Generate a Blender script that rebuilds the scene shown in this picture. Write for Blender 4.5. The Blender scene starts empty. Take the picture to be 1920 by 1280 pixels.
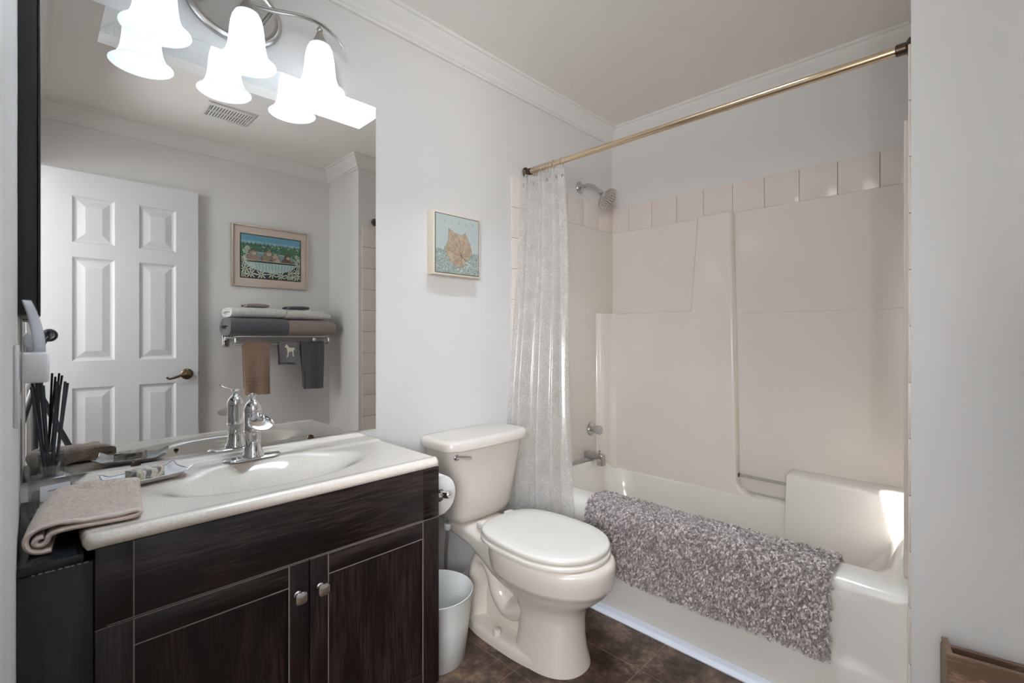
import bpy, bmesh, math, random
from math import pi, sin, cos, sqrt, radians
from mathutils import Vector, Matrix, noise as mnoise
random.seed(7)
scene = bpy.context.scene
COL = scene.collection

# ------------------------------------------------------------------ camera, world, sun, exposure
EYE = 1.15
cam_d = bpy.data.cameras.new('camera')
cam = bpy.data.objects.new('camera', cam_d)
COL.objects.link(cam)
cam.location = (0, 0, EYE)
cam.rotation_euler = (radians(90), 0, radians(44.544 - 90))
cam_d.sensor_width = 36
cam_d.lens = 887 / 1920 * 36
cam_d.shift_y = -12 / 1920
cam_d.clip_start = 0.02
cam_d.dof.use_dof = True
cam_d.dof.focus_distance = 1.9
cam_d.dof.aperture_fstop = 5.0
scene.camera = cam

world = bpy.data.worlds.new('world')
scene.world = world
world.use_nodes = True
wb = world.node_tree.nodes['Background']
wb.inputs[0].default_value = (0.80, 0.90, 1.0, 1)
wb.inputs[1].default_value = 56.0

sun_d = bpy.data.lights.new('sun', 'SUN')
sun_d.energy = 20.0
sun_d.angle = radians(1.0)
sun_d.color = (1.0, 0.95, 0.88)
sun = bpy.data.objects.new('sun', sun_d)
COL.objects.link(sun)
sun.rotation_euler = Vector((0.55, -0.24, -1.0)).to_track_quat('-Z', 'Y').to_euler()
BULB, SHADE = 5.0, 0.42
def hall_fill(name, loc, aim, sx, sy, energy):
    d = bpy.data.lights.new(name, 'AREA'); d.shape = 'RECTANGLE'; d.size = sx; d.size_y = sy; d.energy = energy; d.color = (0.94, 0.97, 1.0)
    o = bpy.data.objects.new(name, d); COL.objects.link(o); o.location = loc
    o.rotation_euler = Vector(aim).to_track_quat('-Z', 'Y').to_euler()
hall_fill('hall_fill_main', (-0.9, -0.7, 1.5), (1, 0.9, 0.1), 0.7, 0.7, 53)      # added main fill, shining in from the unseen hall through the doorway
hall_fill('hall_fill_opposite', (-1.0, 0.9, 1.9), (1, -0.5, -0.25), 0.5, 0.5, 12)  # added fill to lift the opposite wall, no real ceiling lamp
hall_fill('hall_fill_broad', (-1.28, 0.15, 1.05), (1, 0, 0), 1.5, 1.3, 12)  # added broad fill from the hall side, no actual window there

scene.view_settings.view_transform = 'Standard'
scene.view_settings.look = 'None'
scene.view_settings.exposure = 0.28
scene.view_settings.gamma = 1.0
scene.view_settings.use_curve_mapping = False
try:
    scene.cycles.use_denoising = True
    scene.cycles.denoiser = 'OPENIMAGEDENOISE'
    scene.cycles.sample_clamp_indirect = 6.0
    scene.cycles.max_bounces = 14
    scene.cycles.diffuse_bounces = 7
    scene.cycles.glossy_bounces = 6
    scene.cycles.transmission_bounces = 8
    scene.cycles.transparent_max_bounces = 16
    scene.cycles.caustics_refractive = False
    scene.cycles.caustics_reflective = False
except Exception:
    pass

# ------------------------------------------------------------------ materials
def lin(c):
    c = c / 255.0
    return c / 12.92 if c <= 0.04045 else ((c + 0.055) / 1.055) ** 2.4
def rgb(r, g, b):
    return (lin(r), lin(g), lin(b), 1)

def mat(name, col, rough=0.5, metal=0.0, bump=0.0, bscale=200.0, spec=None, coat=0.0, vary=0.0, vscale=8.0, detail=3.0, sheen=0.0, stretch=None):
    m = bpy.data.materials.new(name)
    m.use_nodes = True
    nt = m.node_tree
    p = nt.nodes['Principled BSDF']
    p.inputs['Base Color'].default_value = col
    p.inputs['Roughness'].default_value = rough
    p.inputs['Metallic'].default_value = metal
    if spec is not None: p.inputs['Specular IOR Level'].default_value = spec
    if coat: p.inputs['Coat Weight'].default_value = coat; p.inputs['Coat Roughness'].default_value = 0.06
    if sheen: p.inputs['Sheen Weight'].default_value = sheen
    tc = nt.nodes.new('ShaderNodeTexCoord')
    vec = tc.outputs['Object']
    if stretch:
        mp = nt.nodes.new('ShaderNodeMapping'); mp.inputs['Scale'].default_value = stretch
        nt.links.new(vec, mp.inputs[0]); vec = mp.outputs[0]
    if bump:
        n = nt.nodes.new('ShaderNodeTexNoise'); n.inputs['Scale'].default_value = bscale; n.inputs['Detail'].default_value = detail
        b = nt.nodes.new('ShaderNodeBump'); b.inputs['Strength'].default_value = bump; b.inputs['Distance'].default_value = 0.002
        nt.links.new(vec, n.inputs['Vector']); nt.links.new(n.outputs[0], b.inputs['Height']); nt.links.new(b.outputs[0], p.inputs['Normal'])
    if vary:
        n = nt.nodes.new('ShaderNodeTexNoise'); n.inputs['Scale'].default_value = vscale; n.inputs['Detail'].default_value = 5.0
        r = nt.nodes.new('ShaderNodeValToRGB')
        k0, k1 = 1 - vary, 1 + vary
        r.color_ramp.elements[0].position = 0.3; r.color_ramp.elements[1].position = 0.7
        r.color_ramp.elements[0].color = (col[0]*k0, col[1]*k0, col[2]*k0, 1)
        r.color_ramp.elements[1].color = (min(1, col[0]*k1), min(1, col[1]*k1), min(1, col[2]*k1), 1)
        nt.links.new(vec, n.inputs['Vector']); nt.links.new(n.outputs[0], r.inputs[0]); nt.links.new(r.outputs[0], p.inputs['Base Color'])
    return m

def wood(name, c0, c1, axis, rough=0.32, scale=1.0, bump=0.25):
    m = bpy.data.materials.new(name); m.use_nodes = True
    nt = m.node_tree; p = nt.nodes['Principled BSDF']; p.inputs['Roughness'].default_value = rough
    tc = nt.nodes.new('ShaderNodeTexCoord')
    mp = nt.nodes.new('ShaderNodeMapping')
    s = [60*scale]*3; s[axis] = 3.0*scale
    mp.inputs['Scale'].default_value = s
    nt.links.new(tc.outputs['Object'], mp.inputs[0])
    n = nt.nodes.new('ShaderNodeTexNoise'); n.inputs['Scale'].default_value = 4.0; n.inputs['Detail'].default_value = 4; n.inputs['Roughness'].default_value = 0.65; n.inputs['Distortion'].default_value = 0.4
    nt.links.new(mp.outputs[0], n.inputs['Vector'])
    mp2 = nt.nodes.new('ShaderNodeMapping'); s2 = [7*scale]*3; s2[axis] = 1.3*scale; mp2.inputs['Scale'].default_value = s2
    nt.links.new(tc.outputs['Object'], mp2.inputs[0])
    n2 = nt.nodes.new('ShaderNodeTexNoise'); n2.inputs['Scale'].default_value = 1.0; n2.inputs['Detail'].default_value = 1.0
    nt.links.new(mp2.outputs[0], n2.inputs['Vector'])
    mul = nt.nodes.new('ShaderNodeMath'); mul.operation = 'MULTIPLY'; mul.inputs[1].default_value = 26.0
    nt.links.new(n2.outputs[0], mul.inputs[0])
    sn = nt.nodes.new('ShaderNodeMath'); sn.operation = 'SINE'; nt.links.new(mul.outputs[0], sn.inputs[0])
    ad = nt.nodes.new('ShaderNodeMath'); ad.operation = 'MULTIPLY_ADD'; ad.inputs[1].default_value = 0.10
    nt.links.new(sn.outputs[0], ad.inputs[0]); nt.links.new(n.outputs[0], ad.inputs[2])
    r = nt.nodes.new('ShaderNodeValToRGB')
    r.color_ramp.elements[0].position = 0.50; r.color_ramp.elements[1].position = 0.80
    r.color_ramp.elements[0].color = c0; r.color_ramp.elements[1].color = c1
    nt.links.new(ad.outputs[0], r.inputs[0]); nt.links.new(r.outputs[0], p.inputs['Base Color'])
    b = nt.nodes.new('ShaderNodeBump'); b.inputs['Strength'].default_value = bump; b.inputs['Distance'].default_value = 0.001
    nt.links.new(ad.outputs[0], b.inputs['Height']); nt.links.new(b.outputs[0], p.inputs['Normal'])
    return m

M = {}
M['wall'] = mat('wall_paint', rgb(220, 218, 216), 0.55, bump=0.12, bscale=260)
M['ceiling'] = mat('ceiling_paint', rgb(236, 232, 227), 0.8, bump=0.5, bscale=170, detail=5)
M['shaft'] = mat('shaft_paint', rgb(226, 226, 226), 0.8, bump=0.9, bscale=70, detail=5)
M['trim'] = mat('trim_paint', rgb(226, 224, 220), 0.35)
M['door'] = mat('door_paint', rgb(206, 207, 209), 0.4, bump=0.08, bscale=60, stretch=(8, 8, 0.6))
M['porcelain'] = mat('porcelain', rgb(222, 213, 204), 0.10, spec=0.55)
M['seat'] = mat('seat_plastic', rgb(232, 226, 219), 0.14)
M['tub'] = mat('tub_acrylic', rgb(230, 226, 220), 0.16)
M['surround'] = mat('surround_acrylic', rgb(228, 220, 212), 0.13, bump=0.02, bscale=6)
M['chrome'] = mat('chrome', (0.82, 0.83, 0.85, 1), 0.05, 1.0)
M['steel'] = mat('polished_steel', (0.58, 0.58, 0.58, 1), 0.14, 1.0)
M['nickel'] = mat('brushed_nickel', (0.55, 0.53, 0.51, 1), 0.30, 1.0)
M['knob'] = mat('satin_nickel', (0.72, 0.70, 0.67, 1), 0.25, 1.0)
M['gold'] = mat('brushed_gold', rgb(218, 196, 166), 0.24, 1.0)
M['bronze'] = mat('dark_bronze', rgb(96, 82, 70), 0.3, 1.0)
M['antique'] = mat('antique_brass', rgb(112, 98, 80), 0.28, 1.0)
M['black'] = mat('black_plastic', (0.012, 0.012, 0.013, 1), 0.35)
M['blackgloss'] = mat('black_lacquer', (0.012, 0.014, 0.018, 1), 0.18)
M['blackpanel'] = mat('black_panel', (0.014, 0.015, 0.018, 1), 0.34, bump=0.1, bscale=40, vary=0.35, vscale=12, stretch=(6, 6, 1))
M['wood_x'] = wood('espresso_wood_across', (0.0055, 0.0032, 0.0030, 1), (0.050, 0.034, 0.030, 1), 0)
M['wood_z'] = wood('espresso_wood_upright', (0.0055, 0.0030, 0.0028, 1), (0.040, 0.025, 0.022, 1), 2)
M['seam'] = mat('worn_seam', rgb(128, 118, 114), 0.5)
M['boxwood'] = wood('box_wood', (0.16, 0.095, 0.062, 1), (0.42, 0.28, 0.20, 1), 1, 0.45)
M['boxend'] = wood('box_end_wood', (0.20, 0.125, 0.075, 1), (0.33, 0.215, 0.13, 1), 2, 0.5)
M['white'] = mat('white_plastic', rgb(232, 233, 236), 0.3)
M['paper'] = mat('tissue_paper', rgb(236, 234, 233), 0.9, bump=0.2, bscale=300)
M['card'] = mat('roll_core', rgb(150, 140, 128), 0.9)
M['tile'] = mat('border_tile', rgb(226, 216, 208), 0.12, bump=0.05, bscale=9)
M['grout'] = mat('grout', rgb(96, 88, 84), 0.9)
M['vinylstrip'] = mat('vinyl_strip', rgb(222, 226, 236), 0.3)
M['bin'] = mat('bin_plastic', rgb(224, 226, 224), 0.38)
M['dark'] = mat('dark_void', (0.01, 0.01, 0.01, 1), 0.9)
M['caulk'] = mat('caulk', rgb(176, 168, 158), 0.6)

def terry(name, c, bump=0.9, scale=420, vary=0.22):
    return mat(name, c, 0.95, bump=bump, bscale=scale, vary=vary, vscale=180, sheen=0.35, detail=4)
M['tan'] = terry('tan_terry', rgb(200, 182, 170), bump=1.0, scale=330)
M['hem'] = mat('tan_hem', rgb(218, 203, 194), 0.9, bump=0.4, bscale=500)
M['twhite'] = terry('white_terry', rgb(214, 212, 208), scale=260)
M['tdark'] = terry('charcoal_terry', rgb(92, 90, 97), scale=260)
M['ttaupe'] = terry('taupe_terry', rgb(150, 135, 128), scale=260)
M['tbrown'] = terry('brown_terry', rgb(146, 122, 104), scale=300)
M['tdark2'] = terry('slate_terry', rgb(84, 82, 86), scale=300)
M['tgrey'] = terry('grey_terry', rgb(122, 119, 124), scale=300)
M['cream'] = mat('cream_thread', rgb(232, 226, 205), 0.8, bump=0.5, bscale=700)

# mirror silver
M['mirror'] = mat('mirror_silver', (0.92, 0.925, 0.92, 1), 0.0, 1.0)

def floor_mat():
    m = bpy.data.materials.new('floor_tile_brown'); m.use_nodes = True
    nt = m.node_tree; p = nt.nodes['Principled BSDF']; p.inputs['Roughness'].default_value = 0.33
    tc = nt.nodes.new('ShaderNodeTexCoord')
    n = nt.nodes.new('ShaderNodeTexNoise'); n.inputs['Scale'].default_value = 9; n.inputs['Detail'].default_value = 10; n.inputs['Roughness'].default_value = 0.74
    nt.links.new(tc.outputs['Object'], n.inputs['Vector'])
    r = nt.nodes.new('ShaderNodeValToRGB'); e = r.color_ramp.elements
    e[0].position = 0.36; e[0].color = rgb(42, 31, 25); e[1].position = 0.66; e[1].color = rgb(132, 108, 92)
    k = e.new(0.5); k.color = rgb(84, 65, 54)
    nt.links.new(n.outputs[0], r.inputs[0])
    v = nt.nodes.new('ShaderNodeTexNoise'); v.inputs['Scale'].default_value = 55; v.inputs['Detail'].default_value = 6
    nt.links.new(tc.outputs['Object'], v.inputs['Vector'])
    r2 = nt.nodes.new('ShaderNodeValToRGB'); r2.color_ramp.elements[0].position = 0.3; r2.color_ramp.elements[0].color = (0.45, 0.42, 0.40, 1)
    r2.color_ramp.elements[1].position = 0.55; r2.color_ramp.elements[1].color = (1, 1, 1, 1)
    nt.links.new(v.outputs[0], r2.inputs[0])
    mx = nt.nodes.new('ShaderNodeMix'); mx.data_type = 'RGBA'; mx.blend_type = 'MULTIPLY'; mx.inputs[0].default_value = 0.6
    nt.links.new(r.outputs[0], mx.inputs[6]); nt.links.new(r2.outputs[0], mx.inputs[7])
    # grout lines every 0.305 m
    sx = nt.nodes.new('ShaderNodeSeparateXYZ'); nt.links.new(tc.outputs['Object'], sx.inputs[0])
    outs = []
    for ax, off in ((0, 1.466), (1, 0.827)):
        a = nt.nodes.new('ShaderNodeMath'); a.operation = 'SUBTRACT'; a.inputs[1].default_value = off - 0.305 * 20 - 0.1525
        nt.links.new(sx.outputs[ax], a.inputs[0])
        b = nt.nodes.new('ShaderNodeMath'); b.operation = 'MODULO'; b.inputs[1].default_value = 0.305; nt.links.new(a.outputs[0], b.inputs[0])
        c = nt.nodes.new('ShaderNodeMath'); c.operation = 'SUBTRACT'; c.inputs[1].default_value = 0.1525; nt.links.new(b.outputs[0], c.inputs[0])
        d = nt.nodes.new('ShaderNodeMath'); d.operation = 'ABSOLUTE'; nt.links.new(c.outputs[0], d.inputs[0])
        outs.append(d)
    mn = nt.nodes.new('ShaderNodeMath'); mn.operation = 'MINIMUM'; nt.links.new(outs[0].outputs[0], mn.inputs[0]); nt.links.new(outs[1].outputs[0], mn.inputs[1])
    lt = nt.nodes.new('ShaderNodeMath'); lt.operation = 'LESS_THAN'; lt.inputs[1].default_value = 0.0016; nt.links.new(mn.outputs[0], lt.inputs[0])
    f = nt.nodes.new('ShaderNodeMath'); f.operation = 'MULTIPLY'; f.inputs[1].default_value = 0.4; nt.links.new(lt.outputs[0], f.inputs[0])
    m2 = nt.nodes.new('ShaderNodeMix'); m2.data_type = 'RGBA'; m2.inputs[7].default_value = rgb(150, 132, 118)
    nt.links.new(f.outputs[0], m2.inputs[0]); nt.links.new(mx.outputs[2], m2.inputs[6]); nt.links.new(m2.outputs[2], p.inputs['Base Color'])
    b = nt.nodes.new('ShaderNodeBump'); b.inputs['Strength'].default_value = 0.25; b.inputs['Distance'].default_value = 0.002
    nt.links.new(v.outputs[0], b.inputs['Height']); nt.links.new(b.outputs[0], p.inputs['Normal'])
    return m
M['floor'] = floor_mat()

def stone_mat():
    m = mat('cultured_stone', rgb(212, 205, 195), 0.12, coat=0.3)
    nt = m.node_tree; p = nt.nodes['Principled BSDF']
    tc = nt.nodes.new('ShaderNodeTexCoord')
    n = nt.nodes.new('ShaderNodeTexNoise'); n.inputs['Scale'].default_value = 620; n.inputs['Detail'].default_value = 2
    nt.links.new(tc.outputs['Object'], n.inputs['Vector'])
    r = nt.nodes.new('ShaderNodeValToRGB'); e = r.color_ramp.elements
    e[0].position = 0.36; e[0].color = rgb(210, 200, 190); e[1].position = 0.62; e[1].color = rgb(236, 228, 219)
    nt.links.new(n.outputs[0], r.inputs[0]); nt.links.new(r.outputs[0], p.inputs['Base Color'])
    return m
M['stone'] = stone_mat()

def glass_shade():
    m = bpy.data.materials.new('frosted_alabaster_glass'); m.use_nodes = True
    nt = m.node_tree; nt.nodes.remove(nt.nodes['Principled BSDF']); out = nt.nodes['Material Output']
    tc = nt.nodes.new('ShaderNodeTexCoord')
    n = nt.nodes.new('ShaderNodeTexNoise'); n.inputs['Scale'].default_value = 22; n.inputs['Detail'].default_value = 6; n.inputs['Distortion'].default_value = 1.6
    nt.links.new(tc.outputs['Object'], n.inputs['Vector'])
    r = nt.nodes.new('ShaderNodeValToRGB'); e = r.color_ramp.elements
    e[0].position = 0.35; e[0].color = (0.80, 0.88, 0.92, 1); e[1].position = 0.6; e[1].color = (0.95, 0.97, 1, 1)
    nt.links.new(n.outputs[0], r.inputs[0])
    t = nt.nodes.new('ShaderNodeBsdfTranslucent'); d = nt.nodes.new('ShaderNodeBsdfDiffuse'); g = nt.nodes.new('ShaderNodeBsdfGlossy'); g.inputs['Roughness'].default_value = 0.15
    nt.links.new(r.outputs[0], t.inputs[0]); nt.links.new(r.outputs[0], d.inputs[0])
    a = nt.nodes.new('ShaderNodeMixShader'); a.inputs[0].default_value = 0.25
    nt.links.new(t.outputs[0], a.inputs[1]); nt.links.new(d.outputs[0], a.inputs[2])
    b = nt.nodes.new('ShaderNodeMixShader'); b.inputs[0].default_value = 0.05
    nt.links.new(a.outputs[0], b.inputs[1]); nt.links.new(g.outputs[0], b.inputs[2])
    e = nt.nodes.new('ShaderNodeEmission'); e.name = 'glow'; e.inputs[1].default_value = SHADE; nt.links.new(r.outputs[0], e.inputs[0])
    ad = nt.nodes.new('ShaderNodeAddShader'); nt.links.new(b.outputs[0], ad.inputs[0]); nt.links.new(e.outputs[0], ad.inputs[1]); nt.links.new(ad.outputs[0], out.inputs[0])
    return m
M['shade'] = glass_shade()

def emit(name, col, s):
    m = bpy.data.materials.new(name); m.use_nodes = True
    nt = m.node_tree; nt.nodes.remove(nt.nodes['Principled BSDF'])
    e = nt.nodes.new('ShaderNodeEmission'); e.inputs[0].default_value = col; e.inputs[1].default_value = s
    nt.links.new(e.outputs[0], nt.nodes['Material Output'].inputs[0])
    return m
M['bulb'] = emit('lit_bulb', (0.93, 0.97, 1.0, 1), BULB)

def clear(name, tint, gloss, diff=None, dfac=0.0, rough=0.03):
    m = bpy.data.materials.new(name); m.use_nodes = True
    nt = m.node_tree; nt.nodes.remove(nt.nodes['Principled BSDF'])
    t = nt.nodes.new('ShaderNodeBsdfTransparent'); t.inputs[0].default_value = tint
    g = nt.nodes.new('ShaderNodeBsdfGlossy'); g.inputs['Roughness'].default_value = rough
    a = nt.nodes.new('ShaderNodeMixShader'); a.inputs[0].default_value = gloss
    lw = nt.nodes.new('ShaderNodeLayerWeight'); lw.inputs[0].default_value = 0.35
    mr = nt.nodes.new('ShaderNodeMath'); mr.operation = 'MULTIPLY_ADD'; mr.inputs[1].default_value = gloss * 2; mr.inputs[2].default_value = gloss * 0.5
    nt.links.new(lw.outputs['Facing'], mr.inputs[0]); nt.links.new(mr.outputs[0], a.inputs[0])
    nt.links.new(t.outputs[0], a.inputs[1]); nt.links.new(g.outputs[0], a.inputs[2])
    last = a
    if dfac:
        d = nt.nodes.new('ShaderNodeBsdfDiffuse'); d.inputs[0].default_value = diff
        b = nt.nodes.new('ShaderNodeMixShader'); b.inputs[0].default_value = dfac
        nt.links.new(a.outputs[0], b.inputs[1]); nt.links.new(d.outputs[0], b.inputs[2]); last = b
    nt.links.new(last.outputs[0], nt.nodes['Material Output'].inputs[0])
    return m
M['pane'] = clear('skylight_pane', (0.95, 0.97, 0.98, 1), 0.05)
M['bottle'] = clear('bottle_glass', (0.93, 0.95, 0.95, 1), 0.14, rgb(196, 202, 202), 0.10)
M['oil'] = clear('diffuser_oil', (0.86, 0.88, 0.86, 1), 0.05, rgb(210, 214, 208), 0.15)
M['clearknob'] = clear('clear_acrylic', (0.92, 0.93, 0.93, 1), 0.22, rgb(200, 200, 198), 0.25)
M['pictureglass'] = clear('picture_glass', (0.97, 0.97, 0.97, 1), 0.03)
M['nightshade'] = clear('clear_lamp_shade', (0.93, 0.95, 0.97, 1), 0.14, rgb(225, 228, 234), 0.40, rough=0.12)

def curtain_mat():
    m = bpy.data.materials.new('embossed_clear_vinyl'); m.use_nodes = True
    nt = m.node_tree; nt.nodes.remove(nt.nodes['Principled BSDF']); out = nt.nodes['Material Output']
    uv = nt.nodes.new('ShaderNodeTexCoord')
    vo = nt.nodes.new('ShaderNodeTexVoronoi'); vo.feature = 'DISTANCE_TO_EDGE'; vo.inputs['Scale'].default_value = 95
    nt.links.new(uv.outputs['Object'], vo.inputs['Vector'])
    nz = nt.nodes.new('ShaderNodeTexNoise'); nz.inputs['Scale'].default_value = 16; nz.inputs['Detail'].default_value = 4
    nt.links.new(uv.outputs['Object'], nz.inputs['Vector'])
    r = nt.nodes.new('ShaderNodeMapRange'); r.inputs[1].default_value = 0.0; r.inputs[2].default_value = 0.12; r.inputs[3].default_value = 0.58; r.inputs[4].default_value = 0.42
    nt.links.new(vo.outputs[0], r.inputs[0])
    ad = nt.nodes.new('ShaderNodeMath'); ad.operation = 'MULTIPLY_ADD'; ad.inputs[1].default_value = 0.22; ad.use_clamp = True
    sb = nt.nodes.new('ShaderNodeMath'); sb.operation = 'SUBTRACT'; sb.inputs[1].default_value = 0.5
    nt.links.new(nz.outputs[0], sb.inputs[0]); nt.links.new(sb.outputs[0], ad.inputs[0]); nt.links.new(r.outputs[0], ad.inputs[2])
    bp = nt.nodes.new('ShaderNodeBump'); bp.inputs['Strength'].default_value = 0.35; bp.inputs['Distance'].default_value = 0.001
    nt.links.new(vo.outputs[0], bp.inputs['Height'])
    t = nt.nodes.new('ShaderNodeBsdfTransparent'); t.inputs[0].default_value = (0.97, 0.97, 0.97, 1)
    d = nt.nodes.new('ShaderNodeBsdfDiffuse'); d.inputs[0].default_value = (0.97, 0.97, 0.96, 1)
    tl = nt.nodes.new('ShaderNodeBsdfTranslucent'); tl.inputs[0].default_value = (0.97, 0.97, 0.96, 1)
    g = nt.nodes.new('ShaderNodeBsdfGlossy'); g.inputs['Roughness'].default_value = 0.12
    for q in (d, tl, g): nt.links.new(bp.outputs[0], q.inputs['Normal'])
    a = nt.nodes.new('ShaderNodeMixShader'); a.inputs[0].default_value = 0.5
    nt.links.new(d.outputs[0], a.inputs[1]); nt.links.new(tl.outputs[0], a.inputs[2])
    b = nt.nodes.new('ShaderNodeMixShader'); nt.links.new(ad.outputs[0], b.inputs[0])
    nt.links.new(t.outputs[0], b.inputs[1]); nt.links.new(a.outputs[0], b.inputs[2])
    c = nt.nodes.new('ShaderNodeMixShader'); c.inputs[0].default_value = 0.07
    nt.links.new(b.outputs[0], c.inputs[1]); nt.links.new(g.outputs[0], c.inputs[2]); nt.links.new(c.outputs[0], out.inputs[0])
    return m
M['curtain'] = curtain_mat()

def rug_mat():
    m = mat('rug_yarn', rgb(150, 140, 140), 0.85, sheen=0.3)
    nt = m.node_tree; p = nt.nodes['Principled BSDF']
    g = nt.nodes.new('ShaderNodeNewGeometry')
    r = nt.nodes.new('ShaderNodeValToRGB'); e = r.color_ramp.elements
    e[0].position = 0.0; e[0].color = rgb(132, 122, 119); e[1].position = 1.0; e[1].color = rgb(228, 217, 216)
    k = e.new(0.5); k.color = rgb(174, 163, 161)
    nt.links.new(g.outputs['Random Per Island'], r.inputs[0]); nt.links.new(r.outputs[0], p.inputs['Base Color'])
    return m
M['rug'] = rug_mat()
M['rugback'] = mat('rug_backing', rgb(150, 142, 138), 0.95)

def soap_mat():
    m = mat('marbled_soap', rgb(214, 206, 192), 0.45)
    nt = m.node_tree; p = nt.nodes['Principled BSDF']
    tc = nt.nodes.new('ShaderNodeTexCoord')
    w = nt.nodes.new('ShaderNodeTexNoise'); w.inputs['Scale'].default_value = 26; w.inputs['Detail'].default_value = 3; w.inputs['Distortion'].default_value = 1.5
    nt.links.new(tc.outputs['Object'], w.inputs['Vector'])
    r = nt.nodes.new('ShaderNodeValToRGB'); e = r.color_ramp.elements
    e[0].position = 0.38; e[0].color = rgb(122, 122, 120); e[1].position = 0.62; e[1].color = rgb(196, 168, 138)
    k = e.new(0.47); k.color = rgb(222, 214, 200); k = e.new(0.56); k.color = rgb(226, 218, 206)
    nt.links.new(w.outputs[0], r.inputs[0]); nt.links.new(r.outputs[0], p.inputs['Base Color'])
    return m
M['soap'] = soap_mat()
def flat(name, r, g, b, rough=0.6): return mat(name, rgb(r, g, b), rough)

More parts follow.
